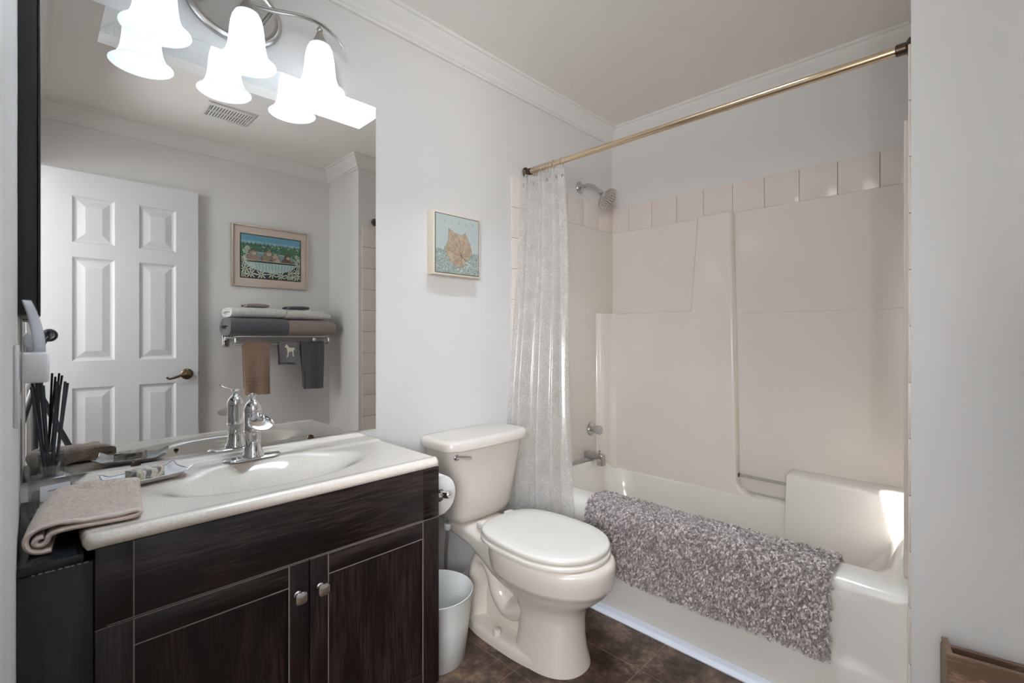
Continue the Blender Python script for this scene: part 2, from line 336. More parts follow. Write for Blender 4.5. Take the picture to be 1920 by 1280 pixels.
# ------------------------------------------------------------------ mesh building
class MB:
    def __init__(s): s.v = []; s.f = []; s.m = []
    def add(s, vs, fs, mi=0):
        b = len(s.v); s.v.extend([tuple(v) for v in vs])
        for f in fs: s.f.append([i + b for i in f]); s.m.append(mi)
        return s
    def _bm(s, bm, mi):
        bm.verts.ensure_lookup_table()
        for i, v in enumerate(bm.verts): v.index = i
        s.add([v.co.copy() for v in bm.verts], [[v.index for v in f.verts] for f in bm.faces], mi); bm.free()
    def box(s, lo, hi, bev=0.0, mi=0, seg=2, mtx=None):
        bm = bmesh.new(); bmesh.ops.create_cube(bm, size=1)
        for v in bm.verts:
            v.co = Vector([lo[i] + (v.co[i] + 0.5) * (hi[i] - lo[i]) for i in range(3)])
        if bev: bmesh.ops.bevel(bm, geom=list(bm.edges), offset=bev, segments=seg, affect='EDGES', profile=0.5)
        if mtx is not None: bm.transform(mtx)
        s._bm(bm, mi); return s
    def prism(s, poly, axis, a, b, mi=0, bev=0.0, seg=2):
        """poly in the two remaining axes (in x,y,z order), extruded from a to b along axis"""
        def P(p, t):
            q = list(p); q.insert(axis, t); return Vector(q)
        bm = bmesh.new(); n = len(poly)
        lo = [bm.verts.new(P(p, a)) for p in poly]; hi = [bm.verts.new(P(p, b)) for p in poly]
        bm.faces.new(lo[::-1]); bm.faces.new(hi)
        for i in range(n): bm.faces.new((lo[i], lo[(i+1) % n], hi[(i+1) % n], hi[i]))
        bmesh.ops.recalc_face_normals(bm, faces=bm.faces)
        if bev: bmesh.ops.bevel(bm, geom=list(bm.edges), offset=bev, segments=seg, affect='EDGES', profile=0.5)
        s._bm(bm, mi); return s
    def loft(s, rings, mi=0, cap0=True, cap1=True, closed=True):
        n = len(rings[0]); vs = [p for r in rings for p in r]; fs = []
        for k in range(len(rings) - 1):
            for i in range(n if closed else n - 1):
                j = (i + 1) % n
                fs.append((k*n + i, k*n + j, (k+1)*n + j, (k+1)*n + i))
        if cap0: fs.append(tuple(range(n))[::-1])
        if cap1: fs.append(tuple((len(rings)-1)*n + i for i in range(n)))
        return s.add(vs, fs, mi)
    def lathe(s, prof, c=(0, 0, 0), d=(0, 0, 1), n=32, mi=0, cap0=True, cap1=True):
        """prof: (radius, height along d)"""
        d = Vector(d).normalized(); q = Vector((0, 0, 1)).rotation_difference(d); c = Vector(c)
        rings = []
        for r, h in prof:
            r = max(r, 1e-5)
            rings.append([c + q @ Vector((r*cos(2*pi*i/n), r*sin(2*pi*i/n), h)) for i in range(n)])
        return s.loft(rings, mi, cap0, cap1)
    def tube(s, pts, r, n=12, mi=0, closed=False, flat=1.0):
        pts = [Vector(p) for p in pts]; m = len(pts)
        rs = r if isinstance(r, (list, tuple)) else [r]*m
        up = None; rings = []
        for i, p in enumerate(pts):
            if closed: t = pts[(i+1) % m] - pts[i-1]
            else: t = pts[min(i+1, m-1)] - pts[max(i-1, 0)]
            t.normalize()
            if up is None:
                up = Vector((0, 0, 1)) if abs(t.z) < 0.9 else Vector((1, 0, 0))
            a = t.cross(up).normalized(); up = a.cross(t).normalized()
            rings.append([p + a*(rs[i]*cos(2*pi*k/n)) + up*(rs[i]*flat*sin(2*pi*k/n)) for k in range(n)])
        if closed: rings.append(rings[0]); return s.loft(rings, mi, False, False)
        return s.loft(rings, mi)
    def sphere(s, c, r, mi=0, nu=20, nv=12, sc=(1, 1, 1)):
        prof = [[Vector((c[0] + r*sc[0]*sin(pi*k/nv)*cos(2*pi*i/nu), c[1] + r*sc[1]*sin(pi*k/nv)*sin(2*pi*i/nu), c[2] - r*sc[2]*cos(pi*k/nv))) for i in range(nu)] for k in range(1, nv)]
        return s.loft(prof, mi)
    def grid(s, fn, nu, nv, mi=0):
        vs = [fn(i/nu, j/nv) for j in range(nv+1) for i in range(nu+1)]
        fs = [(j*(nu+1)+i, j*(nu+1)+i+1, (j+1)*(nu+1)+i+1, (j+1)*(nu+1)+i) for j in range(nv) for i in range(nu)]
        return s.add(vs, fs, mi)
    def poly(s, pts, mi=0):
        return s.add(pts, [tuple(range(len(pts)))], mi)
    def slab(s, curve, th, axis, a, b, mi=0, n=1, warp=None):
        """a sheet of thickness th whose centre line is curve (2-D), swept along axis from a to b in n steps"""
        m = len(curve); L = []; R = []
        for i in range(m):
            p = Vector(curve[i]); t = Vector(curve[min(i+1, m-1)]) - Vector(curve[max(i-1, 0)])
            if t.length < 1e-9: t = Vector((1, 0))
            t.normalize(); nn = Vector((-t.y, t.x))
            L.append(p + nn*th/2); R.append(p - nn*th/2)
        out = L + R[::-1]
        rings = []
        for k in range(n+1):
            w = a + (b - a)*k/n
            ring = []
            for p in out:
                q = list(p); q.insert(axis, w); q = Vector(q)
                if warp: q = warp(q)
                ring.append(q)
            rings.append(ring)
        # caps as quads between the two sides, so concave ends stay clean
        s.loft(rings, mi, False, False)
        b0 = len(s.v) - len(rings)*2*m
        for base, flip in ((b0, True), (b0 + n*2*m, False)):
            for i in range(m-1):
                q = (base+i, base+i+1, base+2*m-2-i, base+2*m-1-i)
                s.f.append(list(q[::-1]) if flip else list(q)); s.m.append(mi)
        return s
    def build(s, name, mats, parent=None, origin=None, ang=40, smooth=True):
        if not isinstance(mats, (list, tuple)): mats = [mats]
        root = parent
        while root is not None and root.parent is not None: root = root.parent
        o0 = Vector(root.location) if root is not None else Vector(origin if origin is not None else (0, 0, 0))
        me = bpy.data.meshes.new(name)
        me.from_pydata([tuple(Vector(v) - o0) for v in s.v], [], s.f)
        me.polygons.foreach_set('material_index', s.m)
        for m_ in mats: me.materials.append(m_)
        bm = bmesh.new(); bm.from_mesh(me); bmesh.ops.recalc_face_normals(bm, faces=bm.faces); bm.to_mesh(me); bm.free()
        if smooth:
            me.polygons.foreach_set('use_smooth', [True]*len(me.polygons))
            me.set_sharp_from_angle(angle=radians(ang))
        me.update()
        o = bpy.data.objects.new(name, me); COL.objects.link(o)
        if parent is not None: o.parent = parent
        else: o.location = o0
        return o

def thing(name, label, cat, loc=(0, 0, 0), group=None):
    o = bpy.data.objects.new(name, None); o.empty_display_size = 0.05; COL.objects.link(o)
    o.location = loc; o['label'] = label; o['category'] = cat
    if group: o['group'] = group
    return o
def tag(o, label, cat, group=None):
    o['label'] = label; o['category'] = cat
    if group: o['group'] = group
    return o
def struct(o): o['kind'] = 'structure'; return o
def smoothstep(a, b, x):
    t = max(0.0, min(1.0, (x - a)/(b - a))); return t*t*(3 - 2*t)
def spline(pts, k=8):
    """Catmull-Rom through pts"""
    P = [Vector(p) for p in pts]; out = []
    for i in range(len(P)-1):
        p0, p1, p2, p3 = P[max(i-1, 0)], P[i], P[i+1], P[min(i+2, len(P)-1)]
        for j in range(k):
            t = j/k
            out.append(0.5*((2*p1) + (p2-p0)*t + (2*p0-5*p1+4*p2-p3)*t*t + (3*p1-p0-3*p2+p3)*t**3))
    out.append(P[-1]); return out
def nz(x, y, z): return mnoise.noise(Vector((x, y, z)))

# ------------------------------------------------------------------ the room
YM, XB, YF, XW, YO, XL, HC = 1.644, 2.567, 0.126, 1.64, -0.345, -0.0185, 2.425
T = 0.10
struct(MB().box((-1.3, YO-T, -0.06), (XB+T, YM+T, 0.0)).build('floor', M['floor'], smooth=False))
struct(MB().box((XL-T, YM, 0), (XB+T, YM+T, HC)).build('wall_mirror', M['wall'], smooth=False))
struct(MB().box((XB, YF-T, 0), (XB+T, YM, HC)).build('wall_back', M['wall'], smooth=False))
struct(MB().prism([(XW, YO-T), (XB+T, YO-T), (XB+T, YF), (XW, YF)], 2, 0, HC).build('wall_wing', M['wall'], smooth=False))
struct(MB().box((XL-T, YO-T, 0), (XW, YO, HC)).build('wall_opposite', M['wall'], smooth=False))
DY0, DY1, DH = -0.285, 0.50, 2.07
w = MB(); w.box((XL-T, DY1, 0), (XL, YM, HC)); w.box((XL-T, YO, 0), (XL, DY0, HC)); w.box((XL-T, DY0, DH), (XL, DY1, HC))
struct(w.build('wall_left', M['wall'], smooth=False))
hl = MB()
hl.box((-1.40, -1.0, 0), (-1.30, 1.6, HC)); hl.box((-1.30, -1.1, 0), (XL-T, -1.0, HC)); hl.box((-1.30, 1.5, 0), (XL-T, 1.6, HC)); hl.box((XL-T, -1.0, 0), (XL-T+0.02, YO-T, HC))
struct(hl.build('wall_hall', M['wall'], smooth=False))
struct(MB().box((-1.40, -1.1, HC), (XL-T, 1.6, HC+0.05)).build('ceiling_hall', M['ceiling'], smooth=False))
struct(MB().box((-1.3, -1.0, -0.06), (XL-T, YO-T, 0.0)).build('floor_hall', M['floor'], smooth=False))
# ceiling with the skylight opening
SX0, SX1, SY0, SY1, SZ = 0.201, 1.422, 0.552, 1.10, 3.05
c = MB()
c.box((XL-T, YO-T, HC), (XB+T, SY0, HC+0.05)); c.box((XL-T, SY1, HC), (XB+T, YM+T, HC+0.05))
c.box((XL-T, SY0, HC), (SX0, SY1, HC+0.05)); c.box((SX1, SY0, HC), (XB+T, SY1, HC+0.05))
struct(c.build('ceiling', M['ceiling'], smooth=False))
sk = thing('window_1', 'skylight with a deep white textured shaft above the vanity', 'skylight', (SX0, SY0, HC)); struct(sk)
g = MB(); t_ = 0.04; z0 = HC+0.05
PX0_, PX1_, PY0_, PY1_ = 0.74, 1.40, 0.59, 0.90
def ringz(x0, x1, y0, y1, z): return [Vector((x0, y0, z)), Vector((x1, y0, z)), Vector((x1, y1, z)), Vector((x0, y1, z))]
g.loft([ringz(SX0, SX1, SY0, SY1, z0), ringz(PX0_, PX1_, PY0_, PY1_, SZ), ringz(PX0_-t_, PX1_+t_, PY0_-t_, PY1_+t_, SZ), ringz(SX0-t_, SX1+t_, SY0-t_, SY1+t_, z0), ringz(SX0, SX1, SY0, SY1, z0)], 0, False, False)
struct(g.build('shaft', M['shaft'], sk, smooth=False))
g = MB()
g.loft([ringz(PX0_+0.01, PX1_-0.01, PY0_+0.01, PY1_-0.01, SZ+0.001), ringz(PX0_+0.01, PX1_-0.01, PY0_+0.01, PY1_-0.01, SZ+0.04), ringz(PX0_-t_, PX1_+t_, PY0_-t_, PY1_+t_, SZ+0.04), ringz(PX0_-t_, PX1_+t_, PY0_-t_, PY1_+t_, SZ+0.001), ringz(PX0_+0.01, PX1_-0.01, PY0_+0.01, PY1_-0.01, SZ+0.001)], 0, False, False)
struct(g.build('window_frame', M['trim'], sk, smooth=False))
struct(MB().box((PX0_-0.02, PY0_-0.02, SZ+0.045), (PX1_+0.02, PY1_+0.02, SZ+0.05)).build('pane', M['pane'], sk, smooth=False))

# crown moulding, one piece per wall, mitred
room = [(XL, YM), (XB, YM), (XB, YF), (XW, YF), (XW, YO), (XL, YO)]
prof = [(0.0, 2.336), (0.012, 2.336), (0.014, 2.345), (0.020, 2.348), (0.026, 2.356), (0.027, 2.364), (0.034, 2.372), (0.046, 2.384), (0.056, 2.398), (0.061, 2.411), (0.070, 2.414), (0.072, HC), (0.0, HC)]
def offs(d):
    n = len(room); out = []
    for i in range(n):
        a, b, c_ = Vector(room[i-1]), Vector(room[i]), Vector(room[(i+1) % n])
        e0 = (b-a).normalized(); e1 = (c_-b).normalized()
        n0 = Vector((e0.y, -e0.x)); n1 = Vector((e1.y, -e1.x))   # clockwise: inward is to the right
        out.append(b + (n0+n1)/(1+n0.dot(n1))*d)
    return out
lines = [offs(d) for d, z in prof]
for i in range(6):
    j = (i+1) % 6
    r0 = [Vector((lines[k][i].x, lines[k][i].y, prof[k][1])) for k in range(len(prof))]
    r1 = [Vector((lines[k][j].x, lines[k][j].y, prof[k][1])) for k in range(len(prof))]
    struct(MB().loft([r0, r1]).build('trim_%d' % (i+1), M['trim'], ang=25))
struct(MB().prism([(YM-0.013, 0), (YM, 0), (YM, 0.085), (YM-0.006, 0.085), (YM-0.013, 0.07)], 0, 0.88, 1.68).build('baseboard_mirror', M['trim'], smooth=False))
struct(MB().box((XW-0.013, YO, 0), (XW, YF, 0.085), 0.003).build('baseboard_wing', M['trim']))
struct(MB().box((0.78, YO, 0), (XW-0.013, YO+0.013, 0.085), 0.003).build('baseboard_opposite', M['trim']))

# the white door, folded back against the opposite wall
dr = thing('door_1', 'white six panel door standing open against the wall', 'door', (0.036, -0.325, 0.02)); struct(dr)
DX0, DX1, DZ0, DZ1, DYF = 0.036, 0.752, 0.022, 2.062, -0.290
def panel_door():
    b = MB()
    xs = [DX0, DX0+0.125, DX0+0.325, DX0+0.418, DX0+0.602, DX1]
    xs = [DX0, 0.158, 0.340, 0.452, 0.634, DX1]
    zs = [DZ0, 0.24, 0.855, 1.005, 1.585, 1.665, 1.925, DZ1]
    for i in range(5):
        for j in range(7):
            x0, x1, za, zb = xs[i], xs[i+1], zs[j], zs[j+1]
            if i in (1, 3) and j in (1, 3, 5):
                R = [[(x0, DYF, za), (x1, DYF, za), (x1, DYF, zb), (x0, DYF, zb)]]
                for d, y in ((0.004, -0.004), (0.012, -0.010), (0.020, -0.012), (0.055, -0.002), (0.058, -0.002)):
                    R.append([(x0+d, DYF+y, za+d), (x1-d, DYF+y, za+d), (x1-d, DYF+y, zb-d), (x0+d, DYF+y, zb-d)])
                b.loft([[Vector(p) for p in r] for r in R], 0, False, True)
            else:
                b.poly([Vector((x0, DYF, za)), Vector((x1, DYF, za)), Vector((x1, DYF, zb)), Vector((x0, DYF, zb))])
    yb = DYF - 0.035
    b.poly([(DX0, yb, DZ0), (DX0, yb, DZ1), (DX1, yb, DZ1), (DX1, yb, DZ0)])
    b.poly([(DX0, yb, DZ0), (DX1, yb, DZ0), (DX1, DYF, DZ0), (DX0, DYF, DZ0)])
    b.poly([(DX0, yb, DZ1), (DX0, DYF, DZ1), (DX1, DYF, DZ1), (DX1, yb, DZ1)])
    b.poly([(DX0, yb, DZ0), (DX0, DYF, DZ0), (DX0, DYF, DZ1), (DX0, yb, DZ1)])
    b.poly([(DX1, yb, DZ0), (DX1, yb, DZ1), (DX1, DYF, DZ1), (DX1, DYF, DZ0)])
    return b
struct(panel_door().build('door_panel', M['door'], dr, smooth=False))
h = MB(); hx, hz = 0.690, 0.905
h.lathe([(0.034, 0), (0.034, 0.004), (0.028, 0.009), (0.022, 0.011), (0.014, 0.014), (0.012, 0.045), (0.016, 0.048), (0.016, 0.058), (0.008, 0.061)], (hx, DYF, hz), (0, 1, 0), 28)
h.tube(spline([(hx, DYF+0.052, hz), (hx-0.035, DYF+0.054, hz-0.004), (hx-0.075, DYF+0.052, hz-0.018), (hx-0.10, DYF+0.052, hz-0.022), (hx-0.112, DYF+0.052, hz-0.012)]), [0.008]*17+[0.007]*8+[0.006]*8, 12)
struct(h.build('door_handle', M['antique'], dr))
struct(MB().box((DX1, DYF-0.024, hz-0.012), (DX1+0.007, DYF-0.012, hz+0.012), 0.002).build('latch', M['antique'], dr))
struct(MB().box((XL, DY1, 0), (XL+0.002, DY1+0.065, DH+0.065)).build('trim_7', M['trim'], smooth=False))

# ------------------------------------------------------------------ tile border round the tub alcove
tl = MB(); tz0, tz1 = 1.785, 1.937
TX = 1.664
def tiles_back():
    ys = [1.519 - 0.1525*k for k in range(-1, 10)]
    edges = [YM] + [y for y in ys if YF < y < YM-0.01] + [YF]
    for a, b in zip(edges[:-1], edges[1:]):
        tl.box((XB-0.008, b+0.0009, tz0), (XB, a-0.0009, tz1), 0.0012)
def tiles_end(yw, sgn, ztop):
    xs = [1.804]
    while xs[-1] < XB-0.02: xs.append(min(XB-0.008, xs[-1]+0.1525))
    for a, b in zip(xs[:-1], xs[1:]):
        tl.box((a+0.0009, min(yw, yw+sgn*0.008), tz0), (b-0.0009, max(yw, yw+sgn*0.008), tz1), 0.0012)
    z = tz1
    while z > 0.03:
        zl = max(0.02, z-0.1525)
        tl.box((TX, min(yw, yw+sgn*0.008), zl+0.0009), (1.803, max(yw, yw+sgn*0.008), z-0.0009), 0.0012)
        z -= 0.1525
tiles_back(); tiles_end(YM, -1, tz1); tiles_end(YF, 1, tz1)
tl.box((XB-0.004, YF, tz0), (XB-0.001, YM, tz1-0.001), 0, 1); tl.box((TX+0.001, YM-0.004, 0.02), (1.802, YM-0.001, tz1-0.001), 0, 1); tl.box((1.8, YM-0.004, tz0), (XB, YM-0.001, tz1-0.001), 0, 1)
tl.box((TX+0.001, YF+0.001, 0.02), (1.802, YF+0.004, tz1-0.001), 0, 1); tl.box((1.8, YF+0.001, tz0), (XB, YF+0.004, tz1-0.001), 0, 1)
struct(tl.build('trim_8', [M['tile'], M['grout']], ang=30))
# white vinyl strip along the foot of the tub
st = MB().prism([(1.655, 0.0), (1.684, 0.0), (1.684, 0.028), (1.679, 0.030), (1.672, 0.012), (1.660, 0.006), (1.655, 0.004)], 1, YF+0.01, YM-0.01)
struct(st.build('trim_9', M['vinylstrip'], ang=20))

# ------------------------------------------------------------------ mirror
mi_ = MB().box((XL+0.002, YM-0.004, 0.792), (0.925, YM, 2.020), 0.0012, 0, 1)
mirror_o = tag(mi_.build('wall_mirror_glass', M['mirror'], origin=(0.46, YM, 0.792), ang=20), 'frameless plate mirror on the wall above the vanity', 'mirror')

for x in (0.675, 0.20):
    MB().lathe([(0.011, 0), (0.011, 0.003), (0.009, 0.004), (0.0, 0.004)], (x, YM-0.0042, 0.7965), (0, -1, 0), 20).build('mirror_clip', M['bronze'], mirror_o)
# ------------------------------------------------------------------ vanity
VX0, VX1, VY, VT = 0.083, 0.872, 1.185, 0.750
va = thing('vanity_cabinet', 'dark espresso wood vanity cabinet under the speckled sink top', 'vanity cabinet', ((VX0+VX1)/2, 1.41, 0))
YB = YM - 0.004
b = MB()
b.box((VX1-0.016, VY+0.004, 0.0), (VX1, YB, VT)); b.box((VX0, VY+0.004, 0.0), (VX0+0.016, YB, VT))
b.box((VX0+0.016, VY+0.02, 0.09), (VX1-0.016, YB, 0.105)); b.box((VX0+0.016, YB-0.01, 0.105), (VX1-0.016, YB, VT))
b.box((VX0+0.016, VY+0.06, 0.0), (VX1-0.016, VY+0.075, 0.09))
b.build('carcass', M['wood_z'], va, smooth=False)
b = MB(); zt = 0.598
b.box((VX0, VY-0.014, zt+0.003), (0.1395, VY+0.004, VT), 0.0012); b.box((0.1405, VY-0.014, zt+0.003), (0.8165, VY+0.004, VT), 0.0012); b.box((0.8175, VY-0.014, zt+0.003), (VX1, VY+0.004, VT), 0.0012)
b.box((0.1390, VY-0.0135, zt+0.003), (0.1412, VY, VT-0.001), 0, 1); b.box((0.1, VY-0.0145, zt+0.0032), (0.81, VY-0.0125, zt+0.0045), 0, 1)
b.build('drawer_front', [M['wood_x'], M['seam']], va, ang=25)
def vdoor(x0, x1, sl, sr, kx):
    d = MB(); za, zb, zr = 0.095, zt, 0.546; yf = VY-0.014; y1 = VY+0.004
    d.box((x0, yf, za), (x0+sl, y1, zb), 0.0012); d.box((x1-sr, yf, za), (x1, y1, zb), 0.0012)
    d.box((x0+sl, yf+0.0005, zr), (x1-sr, y1, zb), 0.0012, 2); d.box((x0+sl, yf+0.0005, za), (x1-sr, y1, za+0.055), 0.0012, 2)
    d.box((x0+sl, yf+0.007, za+0.05), (x1-sr, y1, zr+0.004), 0)
    s = 0.0011
    d.box((x0+sl-s, yf-0.0004, za+0.002), (x0+sl+s, yf+0.002, zb-0.002), 0, 1); d.box((x1-sr-s, yf-0.0004, za+0.002), (x1-sr+s, yf+0.002, zb-0.002), 0, 1)
    d.box((x0+sl, yf, zr-s), (x1-sr, yf+0.002, zr+s), 0, 1)
    d.box((x0, yf+0.0002, zb-0.0012), (x1, yf+0.003, zb+0.0005), 0, 1)
    o = d.build('door', [M['wood_z'], M['seam'], M['wood_x']], va, ang=25)
    k = MB(); kz = 0.522
    k.lathe([(0.009, 0), (0.006, 0.003), (0.006, 0.012), (0.009, 0.016)], (kx, yf, kz), (0, -1, 0), 16)
    rings = []
    for dd, r in ((0.013, 0.008), (0.016, 0.0135), (0.021, 0.0145), (0.0245, 0.013), (0.026, 0.009), (0.0265, 0.003)):
        ring = []
        for i in range(32):
            a = 2*pi*i/32; ca, sa = cos(a), sin(a); n = 5.0
            q = (abs(ca)**n + abs(sa)**n)**(-1/n)
            ring.append(Vector((kx + r*q*ca, yf-dd, kz + r*q*sa)))
        rings.append(ring)
    k.loft(rings)
    k.build('knob', M['knob'], o)
vdoor(VX0, 0.4785, 0.057, 0.047, 0.452)
vdoor(0.4815, VX1, 0.046, 0.058, 0.507)

# black filler beside the cabinet
fp = thing('filler_panel', 'worn black panel filling the gap left of the vanity', 'panel', (0.032, 1.40, 0))
MB().box((XL+0.001, VY-0.005, 0.0), (0.0815, VY+0.013, 0.728), 0.001).build('panel', M['blackpanel'], fp)
MB().box((XL+0.001, VY-0.007, 0.7295), (0.068, YB, 0.746), 0.0015).build('top_board', M['blackgloss'], fp)
g = MB()
for k in range(9):
    x = 0.0 + k*0.0085
    g.box((x, VY-0.0072+0.0015, 0.7275), (x+0.004+0.003*((k*7) % 3)/2, VY-0.004, 0.7292+0.0004*(k % 2)))
g.build('chipped_edge', M['caulk'], fp, smooth=False)

# ------------------------------------------------------------------ sink top
CX0, CX1, CY0, CY1, CZ = 0.066, 0.880, 1.168, YM-0.0045, 0.776
BXc, BYc, BA, BB = 0.468, 1.392, 0.255, 0.142
def sink_top():
    b = MB(); nu, nv = 150, 96; r = 0.012; rc = 0.025
    xs = [CX0 + (CX1-CX0)*i/nu for i in range(nu+1)]; ys = [CY0 + (CY1-CY0)*j/nv for j in range(nv+1)]
    def edge(x, y):
        # distance inside the outline (back edge straight), and outline-following position
        dx = min(x-CX0, CX1-x); dy = y-CY0
        if dx < rc and dy < rc:
            q = sqrt((rc-dx)**2 + (rc-dy)**2); return rc - q
        return min(dx, dy)
    def z(x, y):
        e = sqrt(((x-BXc)/BA)**2 + ((y-BYc)/BB)**2)
        zz = CZ
        zz += 0.0018*smoothstep(0.035, 0.014, y-CY0)                    # drip edge
        zz += 0.004*smoothstep(1.500, 1.535, y)                       # tap deck
        zz += 0.013*smoothstep(1.602, 1.622, y)*smoothstep(CX1-0.005, CX1-0.04, x)*smoothstep(CX0+0.005, CX0+0.04, x)
        if e < 1.08:
            dpt = 0.128*(1 - min(1, e)**2.6)
            dpt = 0.122*(1 - smoothstep(0.12, 1.08, e)) if e > 0.12 else 0.122
            zz -= dpt
        d = edge(x, y)
        if d < r: zz -= r - sqrt(max(0, r*r - (r-max(0, d))**2))
        return zz
    vs = []
    for j, y in enumerate(ys):
        for i, x in enumerate(xs):
            # pull the corners onto the rounded outline
            dx = min(x-CX0, CX1-x); dy = y-CY0; X, Y = x, y
            if dx < rc and dy < rc:
                q = sqrt((rc-dx)**2 + (rc-dy)**2)
                m_ = max(rc-dx, rc-dy)
                if q > 1e-9 and m_ > 1e-9:
                    k = m_/q
                    ddx = rc - (rc-dx)*k; ddy = rc - (rc-dy)*k
                    X = CX0+ddx if x-CX0 < CX1-x else CX1-ddx; Y = CY0+ddy
            vs.append(Vector((X, Y, z(X, Y))))
    n = nu+1
    fs = [(j*n+i, j*n+i+1, (j+1)*n+i+1, (j+1)*n+i) for j in range(nv) for i in range(nu)]
    # skirt
    ring = [i for i in range(n)] + [j*n+nu for j in range(1, nv+1)] + [nv*n+i for i in range(nu-1, -1, -1)] + [j*n for j in range(nv-1, 0, -1)]
    base = len(vs); zb = VT+0.001
    def low(k, ins, zz):
        v = vs[k]
        return Vector((min(max(v.x, CX0+ins), CX1-ins), min(max(v.y, CY0+ins), CY1), zz))
    for lvl, (ins, zz) in enumerate(((0.0, CZ-0.016), (0.001, CZ-0.020), (0.006, zb))):
        for k in ring: vs.append(low(k, ins, zz))
    m_ = len(ring)
    for a in range(m_):
        c2 = (a+1) % m_
        fs.append((ring[a], ring[c2], base+c2, base+a))
        for l in range(2): fs.append((base+l*m_+a, base+l*m_+c2, base+(l+1)*m_+c2, base+(l+1)*m_+a))
    b.add(vs, fs)
    return b
stp = thing('sink_top', 'beige speckled vanity top with moulded oval basin', 'sink top', (0.47, 1.40, 0.75))
sink_top().build('basin_slab', M['stone'], stp, ang=60)
MB().lathe([(0.0, 0), (0.024, 0.0), (0.026, 0.002), (0.020, 0.0035), (0.012, 0.001), (0.0, 0.001)], (BXc, BYc, CZ-0.1215)).build('drain', M['chrome'], stp)
MB().lathe([(0.0, 0), (0.006, 0.0), (0.007, 0.0015), (0.0, 0.002)], (0.352, 1.300, CZ-0.0245), (0.0, 0.5, 0.86), 16).build('overflow_hole', M['dark'], stp)

# ------------------------------------------------------------------ faucet
FX, FY, FZ = 0.468, 1.553, 0.7803
fa = thing('faucet', 'chrome single lever faucet with open waterfall spout on oval plate', 'faucet', (FX, FY, FZ))
b = MB(); R = []
for dz, ins in ((0, 0.001), (0.003, 0), (0.006, 0.002), (0.0075, 0.006)):
    ring = []
    for i in range(48):
        a = 2*pi*i/48
        ring.append(Vector((FX + (0.053 if cos(a) > 0 else -0.053) + (0.026-ins)*cos(a), FY + (0.026-ins)*sin(a), FZ+dz)))
    R.append(ring)
b.loft(R); b.build('base_plate', M['chrome'], fa)
MB().lathe([(0.031, 0.0075), (0.031, 0.011), (0.027, 0.017), (0.0245, 0.024), (0.0215, 0.045), (0.0215, 0.062), (0.0245, 0.078), (0.026, 0.080), (0.026, 0.083), (0.0243, 0.085), (0.0243, 0.138), (0.0250, 0.1395), (0.0250, 0.1415), (0.0235, 0.142)], (FX, FY, FZ), n=40).build('body', M['chrome'], fa)
MB().lathe([(0.0235, 0.1424), (0.0246, 0.144), (0.0244, 0.150), (0.0225, 0.158), (0.0185, 0.166), (0.0125, 0.1725), (0.0088, 0.176), (0.0080, 0.179), (0.0095, 0.183), (0.0128, 0.188), (0.011, 0.190)], (FX, FY, FZ), n=40).build('cap', M['chrome'], fa)
b = MB()
def lever(u, v):
    L = 0.092; l_ = -0.009 + L*u; wd = 0.012*(1-0.25*u) * (sin(pi*min(1, 0.12+u*0.95))**0.35 if u < 0.97 else 0.45)
    a = 2*pi*v
    return Vector((FX - 0.29*l_ + 0.957*wd*cos(a), FY - 0.957*l_ - 0.29*wd*cos(a), FZ + 0.191 + 0.008*u + 0.0035*sin(a) + 0.003*u*u))
rr = [[lever(u/14, v/16) for v in range(16)] for u in range(15)]
b.loft(rr); b.build('lever', M['chrome'], fa)
b = MB(); R = []
for k in range(13):                                                   # open trough curving down and out
    u = k/12; y = FY - 0.012 - 0.085*u; zc = FZ + 0.134 - 0.004*u - 0.020*u*u; hw = 0.019 + 0.016*smoothstep(0, 1, u); dp = 0.018*(1-0.2*u)
    pin = 1.0 if k < 12 else 0.86
    ring = []
    for i in range(13):
        a = pi*i/12; ring.append(Vector((FX - hw*pin*cos(a), y + 0.018*u*(1-sin(a)), zc - dp*sin(a))))
    for i in range(12, -1, -1):
        a = pi*i/12; ring.append(Vector((FX - (hw*pin-0.0028)*cos(a), y + 0.018*u*(1-sin(a)), zc - (dp-0.0028)*sin(a) + 0.0006)))
    R.append(ring)
b.loft(R); b.build('spout', M['chrome'], fa)

# ------------------------------------------------------------------ soap dish and soap
sd = MB(); SDC = Vector((0.208, 1.513, CZ+0.0045)); rot = Matrix.Rotation(radians(14), 3, 'Z')
def dish(u, v, top):
    x, y = (u-0.5)*2, (v-0.5)*2
    ex = 0.082*x; ey = 0.052*y
    e = max(abs(x), abs(y)); lift = 0.003 + 0.011*smoothstep(0.62, 1.0, e) + 0.010*smoothstep(0.7, 1.0, abs(x))*smoothstep(0.5, 1, abs(y))
    wav = 0.0012*sin(14*x)*smoothstep(0.8, 1, abs(y)) + 0.0012*sin(11*y)*smoothstep(0.8, 1, abs(x))
    k = 1 - (0.0 if top else 0.05)
    return SDC + rot @ Vector((ex*k, ey*k + wav, (lift if top else max(0.0, lift-0.0035))))
nu, nv = 36, 26
vs = [dish(i/nu, j/nv, True) for j in range(nv+1) for i in range(nu+1)] + [dish(i/nu, j/nv, False) for j in range(nv+1) for i in range(nu+1)]
n = nu+1; K = n*(nv+1); fs = []
for j in range(nv):
    for i in range(nu):
        q = (j*n+i, j*n+i+1, (j+1)*n+i+1, (j+1)*n+i); fs.append(q); fs.append(tuple(K+x for x in q[::-1]))
ring = [i for i in range(n)] + [j*n+nu for j in range(1, nv+1)] + [nv*n+i for i in range(nu-1, -1, -1)] + [j*n for j in range(nv-1, 0, -1)]
sd.add(vs, fs)
rim = MB()
for a in range(len(ring)):
    p, q = ring[a], ring[(a+1) % len(ring)]
    sd.f.append([p, q, K+q, K+p]); sd.m.append(0)
